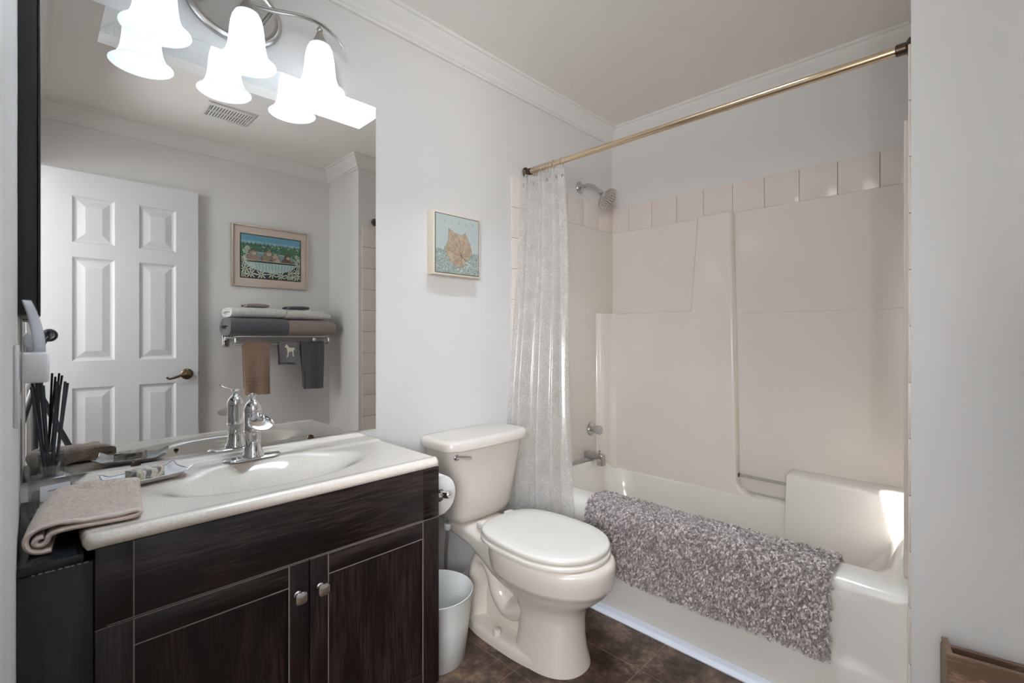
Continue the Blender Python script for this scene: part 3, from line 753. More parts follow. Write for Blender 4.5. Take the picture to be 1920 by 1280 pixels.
dish_t = thing('soap_dish', 'white china soap dish with upturned silver edged corners by the mirror', 'soap dish', SDC)
sd.build('tray', M['white'], dish_t, ang=50)
MB().tube([vs[k] + Vector((0, 0, 0.0004)) for k in ring], 0.0011, 6, closed=True).build('rim', M['nickel'], dish_t)
so = MB().box((-0.034, -0.023, 0), (0.034, 0.023, 0.026), 0.003, mtx=Matrix.Translation(SDC + Vector((-0.004, 0.002, 0.0036))) @ Matrix.Rotation(radians(24), 4, 'Z'))
tag(so.build('soap_bar', M['soap'], origin=SDC + Vector((0, 0, 0.004))), 'marbled grey and tan soap bar lying in the white dish', 'soap')

# ------------------------------------------------------------------ reed diffuser
BC = Vector((0.030, 1.484, 0.7465)); rb = Matrix.Translation(BC) @ Matrix.Rotation(radians(14), 4, 'Z')
df = thing('reed_diffuser', 'square clear glass diffuser bottle with white front label', 'diffuser', BC)
hw, bh = 0.030, 0.090
b = MB(); b.box((-hw, -hw, 0), (hw, hw, bh), 0.006, seg=3, mtx=rb)
b.build('bottle', M['bottle'], df)
MB().lathe([(0.0165, bh), (0.0165, bh+0.004), (0.0145, bh+0.006), (0.0145, bh+0.014), (0.0165, bh+0.015), (0.0165, bh+0.021), (0.012, bh+0.022), (0.012, bh+0.004)], BC, n=24, cap0=False, cap1=False).build('neck', M['bottle'], df)
MB().box((-hw+0.005, -hw+0.005, 0.006), (hw-0.005, hw-0.005, 0.055), 0.003, mtx=rb).build('liquid', M['oil'], df)
lb = MB().box((-0.025, -hw-0.0009, 0.012), (0.025, -hw-0.0002, 0.074), 0.0, mtx=rb)
for x0, x1, z in ((-0.013, 0.016, 0.062), (-0.013, 0.012, 0.0605), (-0.006, 0.007, 0.047)):
    lb.box((x0, -hw-0.0012, z), (x1, -hw-0.0008, z+0.0009), 0, 1, mtx=rb)
lb.build('label', [M['white'], flat('label_ink', 120, 120, 124)], df, smooth=False)
tips = [(-0.030, -0.006, 1.036), (-0.021, -0.008, 1.037), (-0.015, -0.004, 1.044), (-0.011, 0.006, 1.037), (0.010, 0.006, 1.046), (0.016, -0.006, 1.037), (0.024, 0.006, 1.045), (0.029, -0.008, 1.040)]
reed_m = mat('reed_black', (0.022, 0.026, 0.034, 1), 0.7)
for i, (dx, dy, zt_) in enumerate(sorted(tips)):
    nk = Vector((BC.x - 0.0092 + 0.0061*(i//2), BC.y + (0.0036 if i % 2 else -0.0036), BC.z+bh+0.016)); p1 = Vector((BC.x+dx, BC.y+abs(dy)*(1.6 if i % 2 else -1.6), zt_))
    p0 = nk - (p1-nk)*0.10
    q = MB().tube([p0, p1], 0.0026, 10)
    tag(q.build('diffuser_reed', reed_m, origin=p0), 'black reed stick fanned out of the glass diffuser bottle', 'reed', 'reeds in the diffuser bottle')

# ------------------------------------------------------------------ tan washcloth on the counter corner
wc = thing('washcloth', 'folded tan terry washcloth lying over the left counter corner', 'washcloth', (0.08, 1.31, 0.7465))
base_curve = [(0.0235, 0.0340), (0.015, 0.0310), (0.0115, 0.0240), (0.018, 0.0185), (0.027, 0.0220), (0.035, 0.0360), (0.070, 0.0397), (0.120, 0.0385), (0.150, 0.0385), (0.162, 0.0415), (0.163, 0.0465), (0.152, 0.0495), (0.118, 0.049), (0.080, 0.050), (0.045, 0.052), (0.020, 0.050), (0.004, 0.040), (0.000, 0.026), (0.006, 0.012), (0.020, 0.0055), (0.034, 0.0062)]
cur = [Vector((p[0], p[1]+0.7465)) for p in base_curve]
cur = [Vector((p[0], p[1])) for p in spline([(a, b_, 0) for a, b_ in cur], 6)]
def clothwarp(q):
    t = (q.y - 1.19)/0.245
    x = q.x + 0.036*t*0.5 + 0.004*sin(9*q.y); 
    z = q.z + (0.0030*nz(q.x*26, q.y*22, 1.3) + 0.0012*nz(q.x*70, q.y*50, 4.3))*smoothstep(0.78, 0.80, q.z) + 0.017*smoothstep(0.2, 1.0, t)*smoothstep(0.788, 0.794, q.z)*smoothstep(0.0, 0.03, q.x)
    y = q.y - 0.07*(q.x-0.02)*(1 - t*0.9) + 0.03*0
    return Vector((x - 0.004, y + 0.035*(1-t), z))
wcb = MB().slab(cur, 0.0085, 1, 1.19, 1.415, n=26, warp=clothwarp)
wcb.tube([q_ - Vector((0, 0.030, 0)) for q_ in spline([(0.012, 1.440, 0.776), (0.030, 1.446, 0.780), (0.080, 1.440, 0.802), (0.120, 1.432, 0.804), (0.150, 1.426, 0.803), (0.172, 1.422, 0.800)], 5)], [0.010]*3+[0.020]*5+[0.022]*5+[0.019]*5+[0.0185]*4+[0.0165]*2+[0.013, 0.005], 18)
wcb.build('cloth', M['tan'], wc, ang=80)
edge_ = [clothwarp(Vector((p.x, 1.189, p.y))) for p in cur]
MB().tube(edge_, 0.0047, 8).build('hem', M['hem'], wc)

# ------------------------------------------------------------------ outlet, night light and the black cabinet on the left wall
ot = MB(); oy, oz = 1.03, 1.075
ot.box((XL, oy-0.036, oz-0.060), (XL+0.006, oy+0.036, oz+0.060), 0.002)
ot.box((XL+0.005, oy-0.017, oz-0.050), (XL+0.008, oy+0.017, oz-0.012), 0.003); ot.box((XL+0.005, oy-0.017, oz+0.012), (XL+0.008, oy+0.017, oz+0.050), 0.003)
tag(ot.build('wall_outlet', M['white'], origin=(XL, oy, oz)), 'white duplex outlet plate on the left wall', 'outlet')
nl = thing('night_light', 'white plug in night light with clear curved shade in the outlet', 'night light', (XL+0.02, oy, oz+0.02))
MB().box((XL+0.0085, oy-0.024, 1.078), (0.0195, oy+0.022, 1.124), 0.004, seg=3).build('plug_body', M['white'], nl)
b = MB()
def shd(u, v):
    a = -1.25 + 2.5*u; zz = 1.1245 + 0.078*v; r = 0.020*(1 - 0.30*v*v)
    return Vector((-0.004 - 0.010*v*v + r*cos(a), oy + 1.15*r*sin(a), zz))
b.grid(shd, 14, 10); o = b.build('shade', M['nightshade'], nl); md = o.modifiers.new('thick', 'SOLIDIFY'); md.thickness = 0.0015
MB().sphere((-0.004, oy, 1.142), 0.006, sc=(1, 1, 1.8)).build('bulb', M['white'], nl)
bc_ = thing('wall_cabinet', 'narrow black framed cabinet on the left wall beside the mirror', 'cabinet', (XL+0.015, 1.45, 1.19))
MB().box((XL+0.0005, 1.30, 1.188), (0.0080, YM-0.03, 1.95), 0.001).build('body', M['black'], bc_)
b = MB(); x0, x1 = 0.0085, 0.0128
for lo, hi in (((1.298, 1.186), (1.338, 1.952)), ((1.572, 1.186), (1.616, 1.952)), ((1.338, 1.186), (1.572, 1.226)), ((1.338, 1.912), (1.572, 1.952))):
    b.box((x0, lo[0], lo[1]), (x1, hi[0], hi[1]), 0.002)
b.box((x0, 1.338, 1.226), (x0+0.003, 1.572, 1.912), 0, 0)
b.build('door', M['blackgloss'], bc_)

# ------------------------------------------------------------------ vanity light
vl = thing('vanity_light', 'brushed nickel three lamp vanity light with frosted bell shades', 'light fixture', (0.443, YM, 2.16))
LY = 1.525
b = MB(); R = []
for d, k in ((0.0005, 1.0), (0.010, 1.0), (0.014, 0.97), (0.016, 0.90), (0.012, 0.86), (0.011, 0.82)):
    R.append([Vector((0.443 + 0.136*k*cos(2*pi*i/64), YM - d, 2.160 + (0.106*k if k > 0.95 else 0.106 - 0.136*(1-k))*sin(2*pi*i/64))) for i in range(64)])
b.loft(R); b.build('backplate', M['nickel'], vl)
path = spline([(0.145, LY, 2.118), (0.180, LY, 2.145), (0.228, LY, 2.163), (0.290, LY, 2.158), (0.370, LY, 2.135), (0.443, LY, 2.124), (0.516, LY, 2.135), (0.596, LY, 2.158), (0.658, LY, 2.163), (0.706, LY, 2.145), (0.741, LY, 2.118)], 8)
rad = [0.0085*(1 - 0.4*abs(2*i/(len(path)-1)-1)**6) for i in range(len(path))]
MB().tube(path, rad, 14, flat=0.75).build('rod', M['nickel'], vl)
for px in (0.365, 0.521):
    MB().tube([(px, YM-0.012, 2.150), (px, LY+0.01, 2.146), (px, LY, 2.136)], [0.006, 0.006, 0.004], 12).build('strut', M['nickel'], vl)
for i, lx in enumerate((0.228, 0.443, 0.658)):
    top = 2.157 if i != 1 else 2.128
    cap = MB()
    if i != 1:
        cap.lathe([(0.004, -0.004), (0.004, 0.006)], (lx, LY, 2.148), n=12); cap.sphere((lx, LY, 2.141), 0.0095)
    cap.lathe([(0.006, 0.042), (0.010, 0.040), (0.0115, 0.034), (0.016, 0.024), (0.022, 0.012), (0.031, 0.004), (0.033, 0.0), (0.030, -0.001)], (lx, LY, 2.090), n=28)
    cap.build('lamp_cap', M['nickel'], vl)
    sh = MB()
    outer = [(0.027, 2.092), (0.032, 2.088), (0.038, 2.078), (0.042, 2.062), (0.045, 2.040), (0.047, 2.015), (0.050, 1.990), (0.055, 1.972), (0.063, 1.957), (0.073, 1.947), (0.078, 1.944)]
    inner = [(r-0.0032, z-0.0005) for r, z in outer[::-1]]
    inner[0] = (0.0765, 1.9425)
    sh.lathe([(r, z-2.0) for r, z in outer + inner], (lx, LY, 2.0), n=48, cap0=False, cap1=False)
    so_ = sh.build('lamp_shade', M['shade'], vl, ang=80)
    MB().sphere((lx, LY, 2.018), 0.026, sc=(1, 1, 1.25)).build('bulb', M['bulb'], so_)

# ------------------------------------------------------------------ leaf picture beside the mirror
LP0, LP1, LZ0, LZ1, LPY = 1.163, 1.418, 1.404, 1.668, YM-0.045
lp = thing('leaf_picture', 'small square canvas of a brown leaf on pale blue between mirror and shower', 'picture', (1.29, YM, 1.404))
MB().box((LP0, LPY, LZ0), (LP1, YM-0.0005, LZ1), 0.0012).build('frame', mat('picture_cream', rgb(226, 214, 198), 0.6, bump=0.1, bscale=60), lp)
ins = 0.007
MB().box((LP0+ins, LPY-0.0012, LZ0+ins), (LP1-ins, LPY-0.0002, LZ1-ins)).build('inner_line', mat('picture_line', rgb(70, 62, 56), 0.7), lp, smooth=False)
def canvas_mat():
    m = mat('leaf_ground', rgb(176, 190, 182), 0.75)
    nt = m.node_tree; p = nt.nodes['Principled BSDF']
    tc = nt.nodes.new('ShaderNodeTexCoord'); sp = nt.nodes.new('ShaderNodeSeparateXYZ'); nt.links.new(tc.outputs['Object'], sp.inputs[0])
    n = nt.nodes.new('ShaderNodeTexNoise'); n.inputs['Scale'].default_value = 9; n.inputs['Distortion'].default_value = 0.5
    nt.links.new(tc.outputs['Object'], n.inputs['Vector'])
    r = nt.nodes.new('ShaderNodeValToRGB'); e = r.color_ramp.elements
    e[0].position = 0.35; e[0].color = rgb(174, 184, 188); e[1].position = 0.65; e[1].color = rgb(182, 190, 182)
    nt.links.new(n.outputs[0], r.inputs[0])
    w = nt.nodes.new('ShaderNodeTexNoise'); w.inputs['Scale'].default_value = 26; w.inputs['Distortion'].default_value = 2.2; w.inputs['Detail'].default_value = 2
    nt.links.new(tc.outputs['Object'], w.inputs['Vector'])
    sn = nt.nodes.new('ShaderNodeMath'); sn.operation = 'MULTIPLY'; sn.inputs[1].default_value = 42; nt.links.new(w.outputs[0], sn.inputs[0])
    s2 = nt.nodes.new('ShaderNodeMath'); s2.operation = 'SINE'; nt.links.new(sn.outputs[0], s2.inputs[0])
    r2 = nt.nodes.new('ShaderNodeValToRGB'); e = r2.color_ramp.elements
    e[0].position = 0.25; e[0].color = rgb(132, 142, 138); e[1].position = 0.7; e[1].color = rgb(182, 190, 178)
    nt.links.new(s2.outputs[0], r2.inputs[0])
    lt = nt.nodes.new('ShaderNodeMath'); lt.operation = 'LESS_THAN'; lt.inputs[1].default_value = 0.108; nt.links.new(sp.outputs[2], lt.inputs[0])
    mx = nt.nodes.new('ShaderNodeMix'); mx.data_type = 'RGBA'
    nt.links.new(lt.outputs[0], mx.inputs[0]); nt.links.new(r.outputs[0], mx.inputs[6]); nt.links.new(r2.outputs[0], mx.inputs[7]); nt.links.new(mx.outputs[2], p.inputs['Base Color'])
    return m
c0, c1, d0, d1 = LP0+ins+0.003, LP1-ins-0.003, LZ0+ins+0.003, LZ1-ins-0.003
MB().box((c0, LPY-0.0018, d0), (c1, LPY-0.001, d1)).build('canvas', canvas_mat(), lp, smooth=False)
def CV(u, v, k=1): return Vector((c0+(c1-c0)*u, LPY-0.0018-0.0003*k, d0+(d1-d0)*v))
out = [(0.29, 0.77), (0.38, 0.73), (0.44, 0.70), (0.46, 0.715), (0.50, 0.69), (0.55, 0.695), (0.58, 0.68), (0.62, 0.71), (0.67, 0.74), (0.71, 0.68), (0.74, 0.64), (0.76, 0.59), (0.80, 0.55), (0.80, 0.50), (0.83, 0.44), (0.82, 0.36), (0.80, 0.30), (0.74, 0.265), (0.69, 0.235), (0.66, 0.17), (0.60, 0.135), (0.56, 0.115), (0.50, 0.12), (0.42, 0.14), (0.36, 0.19), (0.30, 0.24), (0.25, 0.30), (0.23, 0.37), (0.19, 0.41), (0.195, 0.44), (0.24, 0.48), (0.25, 0.53), (0.28, 0.545), (0.275, 0.60), (0.285, 0.65), (0.28, 0.70)]
jag = []
for i, p in enumerate(out):
    q = out[(i+1) % len(out)]; jag.append(p)
    mx_, my_ = (p[0]+q[0])/2, (p[1]+q[1])/2
    nx, ny = mx_-0.52, my_-0.43; jag.append((mx_-nx*0.03, my_-ny*0.03))
def fan(b, pts, cen, k, mi=0):
    vs = [CV(cen[0], cen[1], k)] + [CV(p[0], p[1], k) for p in pts]
    b.add(vs, [(0, 1+i, 1+(i+1) % len(pts)) for i in range(len(pts))], mi)
lf = MB(); fan(lf, [(0.52+(p[0]-0.52)*1.02, 0.43+(p[1]-0.43)*1.02) for p in jag], (0.55, 0.42), 1, 1); fan(lf, jag, (0.55, 0.42), 2, 0)
lf.build('leaf', [mat('leaf_brown', rgb(172, 152, 130), 0.8, vary=0.2, vscale=40), flat('leaf_edge', 108, 90, 78)], lp, smooth=False)
b = MB(); bx = (0.58, 0.315)
for q in ((0.29, 0.76), (0.50, 0.69), (0.66, 0.72), (0.81, 0.50), (0.80, 0.34), (0.56, 0.12), (0.36, 0.19), (0.21, 0.41), (0.26, 0.56)):
    b.tube([CV(bx[0], bx[1], 3), CV((bx[0]+q[0])/2+0.015, (bx[1]+q[1])/2, 3), CV(q[0], q[1], 3)], [0.0006, 0.0005, 0.0003], 5)
    for s in (0.4, 0.6, 0.8):
        m0 = (bx[0]+(q[0]-bx[0])*s, bx[1]+(q[1]-bx[1])*s); dx, dy = q[0]-bx[0], q[1]-bx[1]
        for sg in (1, -1): b.tube([CV(m0[0], m0[1], 3), CV(m0[0]+0.18*dx*0.6-sg*0.16*dy, m0[1]+0.18*dy*0.6+sg*0.16*dx, 3)], 0.0003, 4)
b.tube([CV(bx[0], bx[1], 3), CV(0.70, 0.245, 3), CV(0.85, 0.20, 3)], [0.0010, 0.0009, 0.0008], 6)
b.build('veins', flat('vein_brown', 104, 84, 72), lp)
ink = flat('letter_grey', 132, 142, 140)
def stroke(b, segs, cx, cz, k):
    for x0, y0, x1, y1 in segs: b.tube([CV(cx+x0*k, cz+y0*k, 3), CV(cx+x1*k, cz+y1*k, 3)], 0.0005, 4)
for cx, cz, segs in ((0.20, 0.862, ((0, 0, 0, 2), (1, 0, 1, 2), (0, 1, 1, 1))), (0.37, 0.868, ((0.5, 0, 0.5, 1.6),)), (0.53, 0.872, ((0, 0, 0, 1.5), (0, 1.5, 1, 1.4), (1, 1.4, 0, 0.8), (0, 0.8, 1, 0))), (0.69, 0.876, ((1, 1.5, 0, 1.2), (0, 1.2, 0, 0.2), (0, 0.2, 1, 0), (0.2, 0.8, 0.9, 0.8))), (0.85, 0.882, ((0, 0, 0, 1.4), (1.4, 0, 1.4, 1.4), (0, 0.7, 1.4, 0.7)))):
    b = MB(); stroke(b, segs, cx-0.02, cz, 0.026); b.build('letter', ink, lp)

# ------------------------------------------------------------------ animal picture on the opposite wall (seen in the mirror)
PX0, PX1, PZ0, PZ1, PY = 0.952, 1.466, 1.488, 1.916, YO+0.022
bp = thing('framed_print', 'framed print of small animals in a daisy filled bathtub above the towel rack', 'picture', (1.21, YO, PZ0))
b = MB(); fw = 0.011
for lo, hi in (((PX0, PZ0), (PX0+fw, PZ1)), ((PX1-fw, PZ0), (PX1, PZ1)), ((PX0+fw, PZ0), (PX1-fw, PZ0+fw)), ((PX0+fw, PZ1-fw), (PX1-fw, PZ1))):
    b.box((lo[0], YO+0.0005, lo[1]), (hi[0], PY, hi[1]), 0.002)
b.build('frame', mat('champagne_metal', rgb(206, 194, 178), 0.3, 0.85), bp)
MB().box((PX0+fw, YO+0.002, PZ0+fw), (PX1-fw, PY-0.010, PZ1-fw)).build('mat_board', flat('mat_beige', 222, 206, 192, 0.8), bp, smooth=False)
qx0, qx1, qz0, qz1 = 1.012, 1.410, 1.552, 1.850; yp = PY-0.010
def Q(u, v, k): return Vector((qx0+(qx1-qx0)*u, yp+0.0003*k, qz0+(qz1-qz0)*v))
cols = [flat('print_line', 96, 84, 70), flat('print_sky', 104, 164, 190), flat('print_green', 66, 118, 92), flat('print_dark', 28, 62, 58), flat('print_tub', 176, 206, 204), flat('print_tub_in', 132, 158, 158), flat('print_fur', 158, 140, 118), flat('print_fur_dark', 104, 88, 70), flat('print_daisy', 226, 232, 214), flat('print_leaf', 112, 158, 118), flat('print_face', 198, 180, 158), flat('print_pale_sky', 150, 196, 212)]
pr = MB()
def rect(u0, v0, u1, v1, k, mi): pr.poly([Q(u0, v0, k), Q(u1, v0, k), Q(u1, v1, k), Q(u0, v1, k)], mi)
def ell(u, v, a, b_, k, mi, t0=0, t1=2*pi, n=28, tilt=0):
    pts = []
    for i in range(n):
        t = t0+(t1-t0)*i/(n if t1-t0 > 6.2 else n-1); x, y = a*cos(t), b_*sin(t)*0.749
        X = x*cos(tilt)-y*sin(tilt); Y = (x*sin(tilt)+y*cos(tilt))/0.749
        pts.append(Q(min(1, max(0, u+X)), min(1, max(0, v+Y)), k))
    pr.poly(pts, mi)
rect(-0.016, -0.02, 1.016, 1.02, 0, 0); rect(0, 0, 1, 1, 1, 3); rect(0, 0.78, 1, 1, 2, 1); rect(0, 0.78, 1, 0.86, 3, 11); rect(0, 0.45, 1, 0.80, 3, 2)
rnd = random.Random(3)
for i in range(46):
    u = i/45; hgt = 0.80+0.07*rnd.random(); pr.poly([Q(max(0, u-0.018), 0.76, 4), Q(min(1, u+0.018), 0.76, 4), Q(min(1, max(0, u+0.01)), hgt, 4)], 2 if i % 3 else 9)
for i in range(70):
    ell(rnd.random(), 0.50+0.27*rnd.random(), 0.014, 0.012, 5, rnd.choice((9, 9, 8, 4)), n=8)
ell(0.49, 0.45, 0.46, 0.17, 6, 4, tilt=-0.03); ell(0.49, 0.465, 0.43, 0.135, 7, 5, tilt=-0.03)
def critter(u, v, s, mi, flip=1):
    ell(u, v, 0.085*s, 0.095*s, 8, 7); ell(u+0.004*flip, v+0.004, 0.078*s, 0.088*s, 9, mi)
    ell(u+0.02*flip, v+0.12*s, 0.062*s, 0.062*s, 10, 7); ell(u+0.02*flip, v+0.12*s, 0.056*s, 0.056*s, 11, mi); ell(u+0.035*flip, v+0.105*s, 0.035*s, 0.036*s, 12, 10)
    for e in (-0.04, 0.04): pr.poly([Q(u+0.02*flip+(e-0.018)*s, v+0.155*s, 11), Q(u+0.02*flip+(e+0.018)*s, v+0.155*s, 11), Q(u+0.02*flip+e*1.2*s, v+0.215*s, 11)], 7)
    ell(u+0.075*flip*s, v-0.01, 0.07*s, 0.026*s, 12, mi, tilt=0.4*flip); ell(u+0.03*flip, v+0.12*s, 0.007*s, 0.007*s, 13, 7, n=8)
critter(0.17, 0.46, 1.05, 6); critter(0.42, 0.46, 1.15, 6, 1); critter(0.58, 0.43, 0.9, 10, -1); critter(0.75, 0.43, 1.0, 7, 1)
ell(0.49, 0.40, 0.44, 0.26, 14, 4, pi, 2*pi); rect(0.05, 0.37, 0.93, 0.41, 14, 8)
for i in range(30): u = 0.08+0.82*i/29; pr.poly([Q(u, 0.36, 15), Q(u+0.006, 0.36, 15), Q(u+0.006+0.1*(0.5-u), 0.20+0.1*abs(u-0.5), 15), Q(u+0.1*(0.5-u), 0.20+0.1*abs(u-0.5), 15)], 5 if i % 2 else 8)
def daisy(u, v, s):
    for i in range(8):
        a = 2*pi*i/8+0.3*u
        ell(u+0.6*s*cos(a), v+0.8*s*sin(a), 0.48*s, 0.15*s, 17, 8, n=10, tilt=a)
    ell(u, v, 0.12*s, 0.12*s, 18, 9, n=8)
for u, v, s in ((0.06, 0.19, .085), (0.15, 0.09, .09), (0.32, 0.085, .09), (0.50, 0.115, .085), (0.65, 0.08, .085), (0.80, 0.07, .08), (0.93, 0.09, .09), (0.17, 0.26, .07), (0.84, 0.16, .07), (0.95, 0.22, .07), (0.05, 0.32, .06), (0.96, 0.36, .06), (0.04, 0.43, .06), (0.07, 0.60, .05), (0.97, 0.50, .05), (0.03, 0.06, .07), (0.10, 0.68, .05), (0.93, 0.58, .04)): daisy(u, v, s)
pr.build('print', cols, bp, smooth=False)
MB().box((PX0+fw, PY-0.0035, PZ0+fw), (PX1-fw, PY-0.0022, PZ1-fw)).build('glass', M['pictureglass'], bp, smooth=False)

# ------------------------------------------------------------------ towel shelf and towels (seen in the mirror)
ts = thing('towel_shelf', 'chrome hotel towel rack with lower rail on the opposite wall', 'towel rack', (1.205, YO, 1.13))
SH0, SH1, SZ1 = 0.912, 1.520, 1.140
yr = [YO+0.04, YO+0.105, YO+0.170, YO+0.235]; YBAR = YO+0.205; ZBAR = 1.088
for x in (SH0, SH1):
    b = MB()
    b.box((x-0.015, YO+0.0005, 1.075), (x+0.015, YO+0.014, 1.165), 0.006, seg=3)
    b.tube([(x, YO+0.008, SZ1-0.008), (x, yr[-1], SZ1-0.008)], 0.007, 12)
    b.tube(spline([(x, yr[-1], SZ1-0.004), (x, yr[-1]+0.018, SZ1-0.012), (x, yr[-1]+0.018, ZBAR+0.012), (x, YBAR+0.012, ZBAR), (x, YBAR-0.006, ZBAR)], 6), 0.0055, 10)
    b.build('bracket', M['chrome'], ts)
for y in yr: MB().tube([(SH0-0.006, y, SZ1), (SH1+0.006, y, SZ1)], 0.0055, 12).build('shelf_rail', M['steel'], ts)
MB().tube([(SH0-0.004, YBAR, ZBAR), (SH1+0.004, YBAR, ZBAR)], 0.006, 12).build('hanging_rail', M['steel'], ts)

def spiral(y0, y1, z0, z1, th, turns):
    """flattened spiral section (y,z) ending at the bottom back; the rounded fold faces y1"""
    pts = []; hh = (z1-z0)/2; cz = (z0+z1)/2; w_ = (y1-y0)/2; cy = (y0+y1)/2
    for k in range(turns):
        ins = th*(turns-1-k)*1.02 + th/2; a = w_-ins; c_ = hh-ins
        if c_ < th*0.3: c_ = th*0.3
        n_ = 28
        for i in range(n_):
            t = -pi/2 + 2*pi*i/n_
            e = 2/3.2
            cx, sx = cos(t), sin(t)
            f = (i/n_)*th*1.02 if k < turns-1 else 0
            pts.append(Vector((cy+(a+f)*(1 if cx > 0 else -1)*abs(cx)**e, cz+(c_+f)*(1 if sx > 0 else -1)*abs(sx)**e)))
    return pts
def folded(name, label, cat, x0, x1, y0, y1, z0, z1, m, th, turns, group, seed, sag=0.0):
    sp = spiral(y0, y1, z0, z1, th, turns)
    cx = (x0+x1)/2
    def wv(q):
        k = (q.x-cx)/((x1-x0)/2); zn = (q.z-z0)/(z1-z0)
        z = q.z + zn*(0.004*nz(q.x*18+seed, q.y*14, seed) - 0.004*k*k) - sag*smoothstep(0.7, 1.0, k)*zn
        x = q.x + 0.006*nz(q.y*22, q.z*22, seed+3)*(abs(k)**3)*(1 if k > 0 else -1)
        y = q.y + 0.004*nz(q.x*15, q.z*22, seed+7)
        return Vector((x, y, z))
    o = MB().slab(sp, th, 0, x0, x1, n=24, warp=wv).build(name, m, origin=(cx, (y0+y1)/2, z0), ang=80)
    return tag(o, label, cat, group)
G = 'towels folded on the rack'
Zs = SZ1+0.0065
folded('bath_towel', 'thick folded charcoal bath towel on the rack, left of the taupe one', 'towel', 0.885, 1.240, YO+0.012, YO+0.255, Zs, Zs+0.118, M['tdark'], 0.0192, 3, G, 1.0)
folded('bath_towel', 'thick folded taupe bath towel on the rack beside the charcoal one', 'towel', 1.244, 1.575, YO+0.012, YO+0.255, Zs, Zs+0.112, M['ttaupe'], 0.0185, 3, G, 5.0, 0.01)
folded('hand_towel', 'folded white towel on top of the charcoal bath towel', 'towel', 0.895, 1.230, YO+0.018, YO+0.240, Zs+0.1215, Zs+0.1865, M['twhite'], 0.0106, 3, G, 9.0)
folded('hand_towel', 'folded white towel on top of the taupe bath towel', 'towel', 1.234, 1.545, YO+0.018, YO+0.240, Zs+0.116, Zs+0.180, M['twhite'], 0.0106, 3, G, 13.0, 0.02)
folded('face_cloth', 'small folded tan cloth on the white towel, left top of the rack', 'washcloth', 1.000, 1.132, YO+0.05, YO+0.19, Zs+0.191, Zs+0.217, M['ttaupe'], 0.0062, 2, G, 17.0)
folded('face_cloth', 'small folded charcoal cloth on the white towel, right top of the rack', 'washcloth', 1.272, 1.405, YO+0.05, YO+0.19, Zs+0.186, Zs+0.210, M['tdark2'], 0.0062, 2, G, 21.0)

def hung(name, label, x0, x1, zf, zb, m, th, seed, band=None, taper=0.0, cat='towel'):
    r = 0.0095 + th/2
    y = YBAR
    prof_ = [Vector((y-r-0.004, zb))] + [Vector((y-r-0.003*(1-i/8), zb+(ZBAR-zb)*i/8)) for i in range(1, 8)]
    prof_ += [Vector((y - r*cos(pi*i/8), ZBAR + r*sin(pi*i/8))) for i in range(9)]
    nF = 16
    prof_ += [Vector((y+r+0.006*(i/nF), ZBAR+(zf-ZBAR)*i/nF)) for i in range(1, nF+1)]
    cx = (x0+x1)/2
    def wv(q):
        dn = max(0, (ZBAR-q.z))/(ZBAR-zf); f = 1 if q.y > YBAR else -1
        x = cx + (q.x-cx)*(1 - taper*smoothstep(0, 1, dn)) + (0.010*dn if f < 0 else 0)
        yy = q.y + f*dn*0.006*(1+sin((q.x-x0)*60+seed)) + 0.002*dn*nz(q.x*20, q.z*12, seed)
        return Vector((x + 0.004*dn*nz(q.z*9, seed, 0), yy, q.z + 0.005*dn*nz(q.x*12, seed, 2)))
    root = thing(name, label, cat, (cx, YBAR, ZBAR), 'cloths hanging from the lower rail')
    MB().slab(prof_, th, 0, x0, x1, n=22, warp=wv).build('cloth', m, root, ang=80)
    if band:
        for zz in band:
            pts = [wv(Vector((x0+(x1-x0)*i/22, YBAR+r+0.006*((ZBAR-zz)/(ZBAR-zf))+th/2+0.0003, zz))) for i in range(23)]
            MB().tube(pts, 0.0032, 6).build('band', m, root)
    return root, wv, r
hung('hand_towel', 'brown terry hand towel with ribbed bands hanging from the rail', 0.968, 1.128, 0.757, 0.80, M['tbrown'], 0.011, 0.3, (0.872, 0.852, 0.826), 0.04)
rt, wv_, r_ = hung('face_cloth', 'small grey cloth with a cream foal emblem hanging from the rail', 1.188, 1.302, 0.962, 0.946, M['tgrey'], 0.008, 2.0, None, 0.03, 'washcloth')
horse = [(0.34, 0.98), (0.42, 0.92), (0.50, 0.80), (0.58, 0.72), (0.78, 0.72), (0.88, 0.74), (0.95, 0.66), (0.99, 0.70), (0.97, 0.58), (0.90, 0.62), (0.87, 0.48), (0.86, 0.30), (0.90, 0.14), (0.84, 0.10), (0.80, 0.14), (0.81, 0.30), (0.77, 0.46), (0.56, 0.44), (0.50, 0.32), (0.46, 0.12), (0.40, 0.04), (0.34, 0.06), (0.40, 0.16), (0.43, 0.34), (0.40, 0.50), (0.38, 0.66), (0.33, 0.76), (0.22, 0.72), (0.20, 0.78), (0.30, 0.90)]
hb = MB(); hx0, hx1, hz0, hz1 = 1.205, 1.292, 0.992, 1.090
pts = [wv_(Vector((hx0+(hx1-hx0)*u, YBAR+r_+0.0046+0.006*(ZBAR-(hz0+(hz1-hz0)*v))/(ZBAR-0.962), hz0+(hz1-hz0)*v))) for u, v in horse]
bmh = bmesh.new(); vv = [bmh.verts.new(p) for p in pts]; f_ = bmh.faces.new(vv)
ex = bmesh.ops.extrude_face_region(bmh, geom=[f_]); bmesh.ops.translate(bmh, verts=[v for v in ex['geom'] if isinstance(v, bmesh.types.BMVert)], vec=(0, 0.0022, 0))
bmesh.ops.triangulate(bmh, faces=[f for f in bmh.faces if len(f.verts) > 4]); hb._bm(bmh, 0)
hb.build('emblem', M['cream'], rt, smooth=False)
hung('hand_towel', 'charcoal terry hand towel with ribbed bands hanging right on the rail', 1.338, 1.500, 0.768, 0.775, M['tdark2'], 0.011, 4.2, (0.868, 0.852, 0.832), 0.16)

